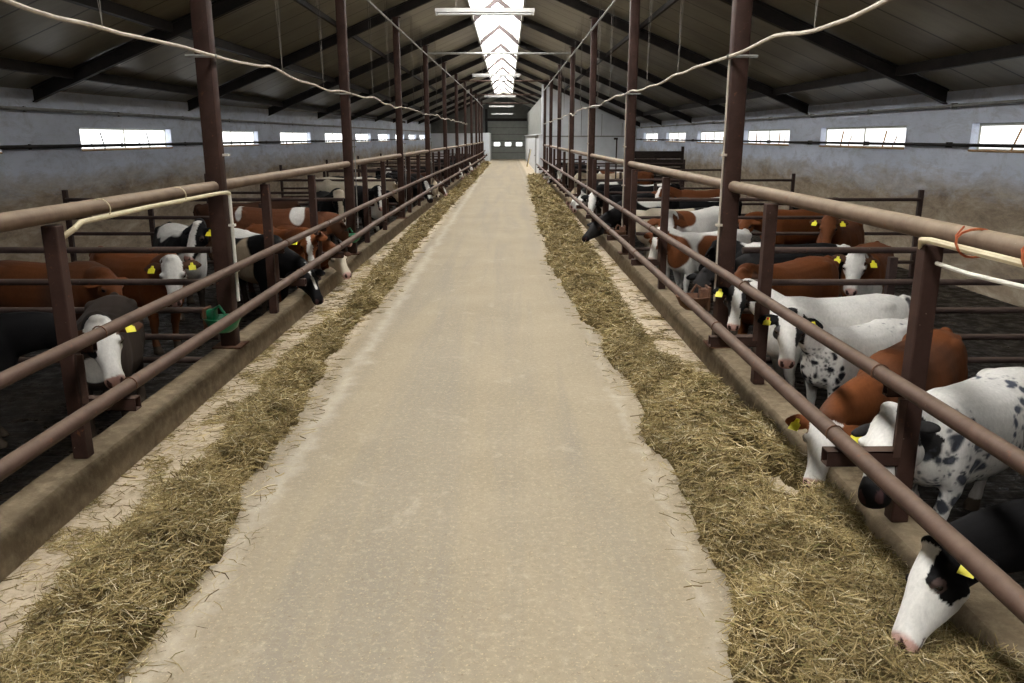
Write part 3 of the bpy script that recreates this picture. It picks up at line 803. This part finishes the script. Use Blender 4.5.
    # head
    hd = [(-.10, .10, -.02, -.22), (-.05, .165, .035, -.30), (.05, .215, .055, -.38), (.18, .238, .05, -.45), (.31, .240, .045, -.475), (.42, .212, .028, -.46), (.54, .172, .008, -.42), (.68, .142, -.012, -.365),
          (.80, .138, -.03, -.325), (.90, .152, -.045, -.32), (.97, .148, -.075, -.31), (1.02, .115, -.12, -.27), (1.035, .06, -.16, -.23)]
    rings = []
    for t, hw, top, bot in hd:
        c = top*.55+bot*.45
        rings.append((P+f*(t*L)+n_*(c*L), s_, n_, hw*L, (top-c)*L, (c-bot)*L, .88))
    loft(m, rings, 20)
    for s in (-1, 1):
        blob(m, P+f*(.32*L)+s_*(s*.205*L)+n_*(-.085*L), (.085*L, .085*L, .06*L))                     # brow
        blob(m, P+f*(.30*L)+s_*(s*.175*L)+n_*(-.30*L), (.15*L, .075*L, .13*L))                        # cheek
    blob(m, P+f*(-.03*L)+n_*(.02*L), (.09*L, .12*L, .075*L))                                         # poll
    # ears
    ears = {}
    for s in (-1, 1):
        b0 = P+f*(.09*L)+s_*(s*.185*L)+n_*(-.10*L)
        ed = (s_*s*.93 + f*(R.uniform(-.02, .16) if ear_back is None else -ear_back) - n_*ear_drop + ez*.02).normalized()
        wd = (f - ed*f.dot(ed)).normalized(); th = ed.cross(wd).normalized()
        EL = .43*L*ear_size
        rings = [(b0+ed*(t*EL), wd, th, w_*L*ear_size, h_*L, h_*L, 1) for t, w_, h_ in ((-.12, .05, .05), (.10, .070, .055), (.32, .125, .046), (.55, .145, .040), (.78, .11, .036), (.95, .05, .032), (1.0, .025, .025))]
        loft(m, rings, 12); ears[s] = (b0, ed, wd, th, EL)
    # fuse into one skin
    me = bpy.data.meshes.new('skin'); me.from_pydata(m.v, [], m.f); me.update()
    b = bmesh.new(); b.from_mesh(me); bmesh.ops.recalc_face_normals(b, faces=b.faces[:]); b.to_mesh(me); b.free()
    o = bpy.data.objects.new('skin', me); C.objects.link(o)
    r = o.modifiers.new('r', 'REMESH'); r.mode = 'VOXEL'; r.voxel_size = vox
    sm = o.modifiers.new('s', 'SMOOTH'); sm.factor = .5; sm.iterations = max(2, int(round(.075/vox)))
    dg = bpy.context.evaluated_depsgraph_get(); dg.update()
    nm = bpy.data.meshes.new_from_object(o.evaluated_get(dg)); bpy.data.objects.remove(o); bpy.data.meshes.remove(me)
    nm.name = 'cow_body'; nm.materials.clear(); nm.materials.append(M['cow_coat'])
    N = len(nm.vertices); co = np.empty(N*3, np.float32); nm.vertices.foreach_get('co', co); co = co.reshape(N, 3)
    P_ = np.array(P); h = (co-P_); hc = np.stack([h@np.array(f), h@np.array(s_), h@np.array(n_)], 1)/L
    neckpts = np.array([list(p) for p in pts])
    cols = np.ones((N, 4), np.float32); off = V((seed*3.7, seed*1.3, seed*2.1))
    earv = [(np.array(e[0]), np.array(e[1]), e[4]) for e in ears.values()]
    for i in range(N):
        t, s, n = hc[i]; q = co[i]/H
        inhead = -.13 < t < 1.1 and abs(s) < .30 and -.55 < n < .16
        inear = False
        for b0, ed, EL in earv:
            d = co[i]-b0; k = d@ed
            if .06*EL < k < 1.1*EL and np.linalg.norm(d-ed*k) < .19*L and abs(s) > .20: inear = True
        cols[i, :3] = coat(V(q.tolist()), V((t, s, n)), inhead and not inear, inear, off)
    at = nm.color_attributes.new('coat', 'FLOAT_COLOR', 'POINT'); at.data.foreach_set('color', cols.ravel())
    nm.polygons.foreach_set('use_smooth', [True]*len(nm.polygons)); nm.update()
    body = bpy.data.objects.new('body', nm); C.objects.link(body); body.parent = root
    for s in (-1, 1):
        e = MB(); c = P+f*(.345*L)+s_*(s*.222*L)+n_*(-.105*L); blob(e, c, (.052*L,)*3, seg=12); e.build('eye', 'eye_dark', root, True)
    for ch in tags:
        s = 1 if 'L' == ch else -1
        b0, ed, wd, th, EL = ears[s]
        nn = th if th.dot(n_) > 0 else -th
        c = b0+ed*(EL*.50)+nn*(.052*L)
        dn = (V((0, 0, -1)) - nn*(-nn.z)); dn.normalize(); sd = dn.cross(nn).normalized()
        e = MB(); w1 = .030*(H/.95); hh = .066*(H/.95); tk = .003
        prof = [(-.012, -.012), (.012, -.012), (.016, .012), (w1, .022), (w1, hh), (-w1, hh), (-w1, .022), (-.016, .012)]
        vs = [c+sd*a+dn*b_+nn*(tk*.5 + .012*(b_/hh)**2) for a, b_ in prof]+[c+sd*a+dn*b_-nn*(tk*.5-.012*(b_/hh)**2) for a, b_ in prof]
        k = len(prof); e.add(vs, [tuple(range(k)), tuple(range(2*k-1, k-1, -1))]+[(i, (i+1) % k, k+(i+1) % k, k+i) for i in range(k)])
        tg = e.build('ear_tag', 'yellow_plastic', root)
        e = MB(); blob(e, c+nn*.004, (.010, .010, .010), seg=8); e.build('tag_button', 'red_plastic' if tagmark and s < 0 else 'yellow_plastic', tg, True)
    return tag(root, label, 'cow', group)

# ---- coats: colour of the animal at a point (q in body heights, h in head lengths)
def nz(q, sc, off): return mn.noise(Vector(q)*sc+off)
def mixc(a, b, t): t = max(0, min(1, t)); return tuple(x*(1-t)+y*t for x, y in zip(a, b))
def edge(v, w=.05): return max(0, min(1, v/w+.5))
def ell(q, c, r, off, amp=.35, sc=4.5):
    d = math.sqrt(sum(((q[i]-c[i])/r[i])**2 for i in range(3)))
    return edge(1-d+amp*nz(q, sc, off), .10)
def coat(base, patches=(), speckle=None, face=None, ear=None, muzzle=PINK, legs=None, legz=.3, dung=.5, noise_patch=None, shade=None):
    """face(t,|s|,n,signed s) -> colour or None; patches: (centre, radii, colour)"""
    def fn(q, h, head, inear, off):
        c = base
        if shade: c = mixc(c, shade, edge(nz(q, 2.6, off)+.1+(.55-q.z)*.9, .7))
        if noise_patch:
            sc, thr, pc = noise_patch; c = mixc(c, pc, edge(nz(q, sc, off)+.35*nz(q, sc*2.7, off)-thr, .06))
        for cc, rr, pc in patches: c = mixc(c, pc, ell(q, cc, rr, off))
        if speckle:
            for cc, rr, pc, thr in speckle:
                w = ell(q, cc, rr, off, .3, 3)
                if w > 0:
                    u = Vector(q)*13 + off + Vector((nz(q, 11, off), nz(q, 11, off*2), nz(q, 11, off*3)))*.5
                    ds, ps = mn.voronoi(u)
                    rad = .12+.62*w*(.5+.5*mn.noise(ps[0]*3.1)) - thr
                    ds2, ps2 = mn.voronoi(u*2.3)
                    rad2 = .05+.50*w*(.5+.5*mn.noise(ps2[0]*3.1)) - thr
                    c = mixc(c, pc, max(edge(rad-ds[0], .16), .8*edge(rad2-ds2[0], .22)))
        if legs and q.z < legz+.08*nz(q, 5, off) : c = legs
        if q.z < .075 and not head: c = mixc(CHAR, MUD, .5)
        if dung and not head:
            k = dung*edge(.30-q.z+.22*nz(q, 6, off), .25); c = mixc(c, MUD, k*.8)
        t, s, n = h; a = abs(s)
        if head:
            if face:
                r = face(t, a, n, s, nz((t, s, n), 5, off))
                if r: c = r
            if t > .90 - .04*nz(h, 6, off) and n > -.30: c = mixc(c, muzzle, edge(t-.90, .06))
            if t > .93 and (a-.085)**2*1.0+(n+.135)**2*.5 < .0014: c = (.05, .025, .025)          # nostrils
            if t > .80 and abs(n+.268-.03*(t-.8)) < .012: c = mixc(c, (.08, .04, .04), .8)          # mouth line
            if (t-.345)**2+(n+.105)**2 < .0055 and a > .13: c = mixc(c, (.12, .08, .07), .6)
        if inear:
            c = ear if ear else c
        return c
    return fn
def f_white(t, a, n, s, z): return WHITE
def f_white_part(tmin, jaw):
    """white face; coat colour behind a line across the poll and on the jowl"""
    return lambda t, a, n, s, z: WHITE if (t+.25*n*jaw > tmin+.06*z) else None
def f_blaze(w0, w1, col=WHITE, nose=1.2):
    return lambda t, a, n, s, z: col if (a < (w0+(w1-w0)*t)+.04*z and n > -.22) or t > nose else None
def f_cheeks(dark, w0=.09, w1=.13):
    """white blaze with dark cheeks round the eyes"""
    return lambda t, a, n, s, z: WHITE if (a < w0+(w1-w0)*t+.05*z and n > -.2) or t > .74+.1*z else dark
def f_solid(c): return lambda t, a, n, s, z: c
def f_near_black(t, a, n, s, z):
    """white face, black from the ear down to the eye and across the jowl"""
    if t < .02+.05*z: return BLACK
    if a > .16 and t < .42+.05*z+.35*(-n-.1) and n < .0 and n > -.36-.1*z and t < .44: return BLACK
    if t < .20 and n < -.16: return BLACK
    return WHITE

W, B = WHITE, BLACK
G_R = 'heifers in the right pens'; G_L = 'heifers in the left pens'
cow_n = [0]
def cow(label, pos, hd, H, poll, muz, ct, **k):
    cow_n[0] += 1
    k.setdefault('group', G_R if pos[0] > 0 else G_L)
    return make_cow(label, pos, hd, H, poll, muz, ct, seed=cow_n[0], **k)

# right side, near pen
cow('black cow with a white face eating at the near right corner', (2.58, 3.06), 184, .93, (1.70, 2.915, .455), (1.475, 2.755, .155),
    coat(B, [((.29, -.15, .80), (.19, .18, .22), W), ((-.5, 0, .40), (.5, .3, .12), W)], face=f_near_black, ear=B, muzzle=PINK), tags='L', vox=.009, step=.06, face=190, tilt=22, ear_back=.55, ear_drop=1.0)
cow('white cow speckled grey-black, head behind the nearest right fence post', (2.36, 4.12), 212, .94, (1.985, 3.93, .67), (1.72, 3.57, .41),
    coat(W, [((.33, .12, .75), (.13, .20, .12), CHAR), ((.30, -.1, .80), (.10, .2, .10), CHAR)],
         speckle=[((-.50, 0, .72), (.36, .5, .24), (.09, .10, .13), .05), ((.10, 0, .55), (.25, .5, .35), (.06, .065, .08), .02), ((-.1, 0, .62), (.3, .5, .25), (.12, .13, .16), .18)],
         face=lambda t, a, n, s, z: CHAR if t > .80 or (t < .05 and a > .1) else (GREYB if z > .5 else W), ear=CHAR, muzzle=BLACK, dung=.7), vox=.010, step=.05, tilt=20, ear_size=.62)
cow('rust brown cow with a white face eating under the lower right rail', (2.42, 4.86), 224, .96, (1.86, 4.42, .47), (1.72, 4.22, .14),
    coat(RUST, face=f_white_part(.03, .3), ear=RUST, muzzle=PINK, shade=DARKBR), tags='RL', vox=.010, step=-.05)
cow('white cow with speckled neck and black ears facing the camera', (2.50, 6.0), 205, .84, (2.10, 5.80, .79), (2.02, 5.58, .47),
    coat(W, speckle=[((.28, .12, .62), (.24, .35, .24), (.02, .02, .025), .02), ((-.6, 0, .95), (.3, .4, .1), (.2, .2, .22), .25)],
         face=lambda t, a, n, s, z: CHAR if (s > .11+.05*z and .10 < t < .62) or (t < .05 and a < .1) else (GREYB if s < -.18 and .25 < t < .45 else W), ear=B, muzzle=PINK),
    tags='LR', vox=.010, face=255, tagmark=True)
cow('white cow with black cheeks looking out beside the nearest right roof post', (2.40, 6.60), 184, .97, (2.0, 6.85, .80), (1.93, 6.68, .48),
    coat(W, [((-1.0, .05, .75), (.06, .13, .2), GREYB)], face=f_cheeks(CHAR, .10, .10), ear=B, muzzle=PINK), tags='RL', vox=.011, face=255)
# right side, second pen
cow('rust brown cow side on behind the nearest right pen divider', (2.50, 7.80), 214, 1.06, (2.26, 7.62, .80), (2.16, 7.46, .47),
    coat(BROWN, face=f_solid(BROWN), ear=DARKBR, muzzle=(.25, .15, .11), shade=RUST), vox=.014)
cow('dark red cow with a white face and yellow tags looking over the nearest right divider', (3.98, 8.85), 240, 1.04, (3.66, 8.38, .86), (3.56, 8.18, .50),
    coat(BROWN, [((.3, 0, .6), (.2, .3, .1), W)], face=f_white, ear=DARKBR, muzzle=PINK), tags='LR', vox=.013, face=250)
cow('black cow with lowered head behind the nearest right roof post', (2.75, 9.0), 190, 1.0, (2.20, 8.85, .60), (2.02, 8.65, .28),
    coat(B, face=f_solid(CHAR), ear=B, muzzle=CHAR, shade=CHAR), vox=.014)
cow('long black cow standing across the second right pen', (3.05, 9.8), 168, 1.02, (2.62, 10.15, .74), (2.45, 10.3, .42),
    coat(B, [((-.99, 0, .95), (.10, .15, .06), W), ((.05, 0, .98), (.18, .2, .06), W)], face=f_solid(B), ear=B, muzzle=CHAR), vox=.016)
cow('red brown cow with two ear tags behind the long black cow', (4.62, 11.35), 236, 1.08, (4.32, 10.85, 1.00), (4.22, 10.62, .66),
    coat(BROWN, face=f_solid(BROWN), ear=DARKBR, muzzle=(.3, .16, .12)), tags='LR', vox=.016, face=245)
cow('white cow with rust brown patches behind the second right fence post', (2.55, 11.9), 222, 1.22, (2.26, 11.40, .96), (2.20, 11.15, .55),
    coat(W, [((-.93, 0, .75), (.14, .32, .20), BROWN), ((.10, 0, .92), (.20, .25, .20), BROWN), ((.30, .1, .5), (.15, .3, .25), BROWN)], face=lambda t, a, n, s, z: W if a < .17+.06*z else BROWN, ear=BROWN, muzzle=PINK),
    vox=.015, face=262)
cow('brown and white pied cow looking out just short of the second right roof post', (2.48, 11.05), 204, 1.0, (2.05, 11.0, .80), (1.93, 10.86, .43),
    coat(W, [((.25, 0, .75), (.20, .3, .22), BROWN), ((-.3, .1, .7), (.25, .3, .3), BROWN)], face=lambda t, a, n, s, z: BROWN if a > .10+.05*z and t < .6 else W, ear=BROWN, muzzle=PINK), vox=.015)
cow('black cow reaching through the right fence, dark head low over the hay', (2.35, 15.9), 200, 1.10, (1.76, 15.45, .52), (1.42, 15.15, .25),
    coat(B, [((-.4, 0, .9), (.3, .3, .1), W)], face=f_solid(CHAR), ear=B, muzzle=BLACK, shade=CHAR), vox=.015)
cow('white faced cow with black eye patches looking out above the lower right rail', (2.30, 17.3), 206, 1.08, (1.80, 17.0, .90), (1.70, 16.75, .53),
    coat(B, [((.2, 0, .6), (.2, .3, .25), W)], face=lambda t, a, n, s, z: B if a > .17+.05*z and .1 < t < .5 else W, ear=B, muzzle=PINK), vox=.017, face=258)
for i, (y, fc, body, lab) in enumerate(((21.6, W, B, 'black cow eating, first of three pale muzzles beyond the third right post'),
                                     (22.7, W, CHAR, 'dark grey cow with a white face eating, middle of three white muzzles on the right'),
                                     (24.0, FAWN, B, 'black cow with a dun face eating, last of three pale muzzles on the right'))):
    cow(lab, (2.55, y+.3), 190+4*i, 1.05, (2.00, y+.12, .55), (1.72, y-.12, .20), coat(body, [((-.3, 0, .9), (.3, .3, .12), W)] if i == 1 else [], face=f_solid(fc), ear=body, muzzle=PINK), vox=.022)
cow('brown cow standing far back by the right wall in the third pen', (4.6, 13.75), 200, 1.08, (4.0, 13.5, .75), (3.8, 13.3, .42), coat(RUST, [((.2, 0, .8), (.15, .2, .12), CREAM)], face=f_solid(RUST), ear=RUST), vox=.020)
cow('black cow with a yellow tag facing out of the third right pen', (5.35, 14.6), 250, 1.02, (5.20, 14.1, .93), (5.12, 13.90, .58), coat(B, face=f_solid(B), ear=B, muzzle=CHAR), tags='L', vox=.020)
cow('cream coloured cow with a black rump patch beyond the second right roof post', (2.5, 13.75), 180, 1.10, (2.10, 14.0, .75), (1.95, 14.2, .42), coat(CREAM, [((-.75, 0, .8), (.22, .3, .25), B)], face=f_solid(CREAM), ear=B), vox=.019)
cow('black cow standing side on in the third right pen', (3.5, 16.3), 176, 1.10, (3.0, 16.5, .80), (2.8, 16.7, .46), coat(B, [((-.6, 0, .98), (.3, .3, .06), W)], face=f_solid(B), ear=B), vox=.020)
cow('brown cow standing behind the black ones in the third right pen', (3.9, 17.8), 188, 1.16, (3.3, 17.6, .95), (3.1, 17.4, .6), coat(BROWN, face=f_blaze(.08, .1), ear=BROWN), vox=.022)
cow('black cow with a white topline in the fourth right pen', (3.0, 19.9), 184, 1.16, (2.5, 19.8, .8), (2.3, 19.6, .45), coat(B, [((-.5, 0, 1.0), (.4, .3, .06), W)], face=f_solid(B), ear=B), vox=.024)
cow('dun cow standing in the fourth right pen', (2.7, 25.8), 186, 1.16, (2.2, 25.7, .9), (2.0, 25.5, .55), coat(FAWN, [((-.4, 0, .6), (.3, .4, .3), CREAM)], face=f_solid(CREAM), ear=FAWN), vox=.026)
cow('brown and white cow standing in the fifth right pen', (3.6, 27.2), 170, 1.16, (3.1, 27.4, .9), (2.9, 27.6, .55), coat(BROWN, [((-.2, 0, .9), (.2, .4, .2), W)], face=f_white, ear=BROWN), vox=.026)
cow('white headed cow in the fifth right pen beyond the white muzzles', (2.4, 30.6), 206, 1.14, (1.96, 30.2, .92), (1.88, 29.95, .56), coat(B, face=f_white, ear=B), vox=.026)
cow('black cow eating at the far end of the right fence', (2.5, 34.6), 192, 1.12, (1.9, 34.4, .5), (1.65, 34.2, .2), coat(B, face=f_blaze(.1, .12), ear=B), vox=.03)
cow('white nosed cow eating last along the right fence before the white room', (2.5, 38.6), 192, 1.12, (1.9, 38.4, .5), (1.65, 38.2, .2), coat(B, face=f_white, ear=B), vox=.03)

# left side, near pen
cow('charcoal calf with a white face behind the nearest left fence post', (-3.05, 5.85), 288, .98, (-2.80, 5.38, .83), (-2.62, 5.16, .475),
    coat((.050, .038, .031), [((.30, 0, .62), (.1, .16, .10), W)], face=lambda t, a, n, s, z: W if (a < .235+.03*z and t > -.08 and not (s < -.13 and .26 < t < .52+.05*z)) or t > .62 else B, ear=DARKBR, muzzle=(.42, .25, .21)), tags='L', vox=.010, face=292)
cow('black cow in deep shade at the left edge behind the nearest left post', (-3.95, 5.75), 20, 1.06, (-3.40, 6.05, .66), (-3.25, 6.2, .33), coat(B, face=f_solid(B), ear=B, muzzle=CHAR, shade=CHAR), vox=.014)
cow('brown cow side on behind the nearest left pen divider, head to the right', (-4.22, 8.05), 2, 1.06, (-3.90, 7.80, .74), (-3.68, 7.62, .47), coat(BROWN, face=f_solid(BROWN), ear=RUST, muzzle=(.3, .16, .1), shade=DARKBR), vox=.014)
cow('brown cow with a broad white face looking through the nearest left divider', (-3.72, 8.50), 326, 1.07, (-3.36, 8.02, .86), (-3.28, 7.78, .48), coat(RUST, face=lambda t, a, n, s, z: W if a < .27 and n > -.3 else BROWN, ear=DARKBR, muzzle=PINK), tags='LR', vox=.012, face=282)
cow('black and white cow with a blaze behind the white faced brown cow', (-4.05, 10.1), 300, 1.14, (-3.68, 9.62, 1.04), (-3.78, 9.38, .68),
    coat(B, [((.2, 0, .55), (.25, .4, .2), W), ((-.35, 0, .95), (.45, .3, .12), W), ((.0, .2, .62), (.16, .25, .28), W)], face=f_blaze(.10, .14), ear=B), tags='L', vox=.014)
cow('pied black and white cow eating below the left lower rail, black head over the hay', (-2.95, 10.0), 318, 1.10, (-2.42, 9.62, .53), (-2.20, 9.40, .19),
    coat(B, [((-.20, -.2, .60), (.17, .25, .36), FAWN), ((-.45, 0, 1.0), (.32, .3, .08), W), ((-.4, -.2, .72), (.08, .2, .06), W)], face=lambda t, a, n, s, z: W if (a < .03+.03*z and t < .7) or t > .93 else B, ear=B, muzzle=BLACK), vox=.012)
cow('rust brown cow with a thin white blaze facing the camera above the left rail', (-2.98, 10.85), 310, 1.06, (-2.56, 10.38, .84), (-2.48, 10.16, .50),
    coat(RUST, face=f_blaze(.05, .10), ear=RUST, muzzle=(.45, .28, .22)), tags='R', vox=.012, face=284)
cow('brown cow with a cream muzzle eating next to the pied cow on the left', (-2.78, 11.6), 316, .98, (-2.38, 11.12, .55), (-2.14, 10.88, .25), coat(BROWN, face=lambda t, a, n, s, z: CREAM if t > .22 else BROWN, ear=DARKBR), vox=.014)
cow('dark brown cow with white back patches standing side on in the left second pen', (-3.12, 12.45), 4, 1.23, (-2.62, 12.7, .80), (-2.45, 12.85, .42),
    coat((.15, .058, .028), [((-.05, 0, .90), (.10, .3, .16), W), ((-.75, 0, .9), (.06, .3, .12), W), ((-.42, 0, .66), (.26, .4, .10), W)], face=f_solid(DARKBR), ear=DARKBR), vox=.014)
cow('black cow with a white forehead star, blaze and muzzle beyond the third left fence post', (-3.25, 14.95), 290, 1.24, (-2.96, 14.42, 1.10), (-2.88, 14.16, .66),
    coat(B, [((.2, 0, .5), (.25, .3, .25), W)], face=lambda t, a, n, s, z: CREAM if (t < .22 and a < .2) or (a < .085+.02*z) or t > .84 else B, ear=B, muzzle=CREAM), vox=.015, face=282)
cow('cream cow standing side on in the third left pen behind black ones', (-3.2, 19.4), 0, 1.34, (-2.72, 19.6, 1.0), (-2.55, 19.8, .6), coat(CREAM, [((-.5, 0, .55), (.3, .4, .2), FAWN)], face=f_solid(CREAM), ear=FAWN), vox=.020)
cow('black cow with white marks facing out between third left posts', (-2.95, 17.9), 300, 1.18, (-2.72, 17.4, .98), (-2.64, 17.15, .60), coat(B, [((.25, 0, .6), (.12, .2, .3), W)], face=f_blaze(.06, .09), ear=B), vox=.020, face=284)
cow('black cow with a starred face in the third left pen', (-3.0, 21.4), 296, 1.2, (-2.75, 20.9, 1.0), (-2.68, 20.65, .64), coat(B, face=lambda t, a, n, s, z: W if (t-.25)**2+a*a < .02 else B, ear=B), vox=.022, face=284)
cow('black cow with a broad white blaze, first of the pair through the left fence', (-2.95, 24.6), 330, 1.15, (-2.42, 24.4, .72), (-2.22, 24.0, .28), coat(B, face=lambda t, a, n, s, z: W if a < .10 else B, ear=B, muzzle=CHAR), vox=.020)
cow('dun faced cow eating, second of the pair with heads through the left fence', (-2.90, 26.2), 328, 1.15, (-2.36, 26.0, .72), (-2.14, 25.6, .30), coat(CHAR, face=f_solid(FAWN), ear=CHAR, muzzle=CREAM), vox=.020)
cow('dark cow eating at the left fence close beyond the dun faced one', (-2.75, 28.1), 326, 1.1, (-2.24, 27.8, .52), (-2.02, 27.5, .2), coat(DARKBR, face=f_blaze(.03, .06), ear=B), vox=.024)
far_l = ['black cow with a white nose at the far left fence, nearest of the distant group', 'black cow at the far left fence, second of the distant group', 'white faced cow at the far left fence, third of the distant group',
         'dark cow at the far left fence, fourth of the distant group', 'white marked cow at the far left fence, last before the white block']
for i, (y, fc) in enumerate(((38, W), (42.3, B), (46.4, W), (50.8, CHAR), (55.5, W))):
    x = XL(y)
    cow(far_l[i], (x-.5, y+.4), 326, 1.15, (x+.02, y, .62), (x+.22, y-.3, .26), coat(B, face=f_blaze(.12, .16, fc, .6), ear=B), vox=.03)
cow('black and white cow standing in the fourth left pen', (-3.9, 23.3), 20, 1.2, (-3.3, 23.5, .9), (-3.15, 23.6, .5), coat(B, [((-.3, 0, .8), (.2, .4, .3), W)], face=f_solid(B), ear=B), vox=.024)
cow('black cow standing in the fifth left pen', (-3.4, 29.5), 10, 1.2, (-2.8, 29.7, .9), (-2.65, 29.8, .5), coat(B, [((-.7, 0, .8), (.1, .4, .2), W)], face=f_solid(B), ear=B), vox=.026)
cow('dark brown cow standing in the third left pen by the wall', (-4.6, 15.2), 30, 1.1, (-4.0, 15.5, .85), (-3.9, 15.6, .5), coat(DARKBR, face=f_solid(DARKBR), ear=DARKBR), vox=.024)

# ---------------------------------------------------------------- light and camera
sc = bpy.context.scene
w = bpy.data.worlds.new('overcast'); sc.world = w; w.use_nodes = True
bg = w.node_tree.nodes['Background']; bg.inputs[0].default_value = (.86, .93, 1.0, 1); bg.inputs[1].default_value = 1.4
def area(name, loc, rot, sx, sy, power, col):
    l = bpy.data.lights.new(name, 'AREA'); l.shape = 'RECTANGLE'; l.size = sx; l.size_y = sy; l.energy = power; l.color = col
    o = bpy.data.objects.new(name, l); C.objects.link(o); o.location = loc; o.rotation_euler = rot; return o
# daylight entering by the open doorway behind the photographer
d = area('doorway_portal', (XC, YB-.3, 2.0), (math.radians(90), 0, PI), 4.6, 4.1, 1, (1, 1, 1)); d.data.cycles.is_portal = True
cam = bpy.data.cameras.new('camera'); co = bpy.data.objects.new('camera', cam); C.objects.link(co)
cam.sensor_width = 36; cam.lens = 805/1024*36; cam.clip_end = 300; cam.clip_start = .05
co.location = (0, 0, 2.05); co.rotation_euler = (math.radians(90-14.2537), 0, math.radians(-.345))
sc.camera = co
sc.view_settings.view_transform = 'Standard'; sc.view_settings.look = 'None'; sc.view_settings.gamma = 1; sc.view_settings.use_curve_mapping = False
sc.view_settings.exposure = -0.16
sc.cycles.use_denoising = True; sc.cycles.max_bounces = 8; sc.cycles.diffuse_bounces = 4
sc.cycles.caustics_reflective = False; sc.cycles.caustics_refractive = False; sc.cycles.sample_clamp_indirect = 6
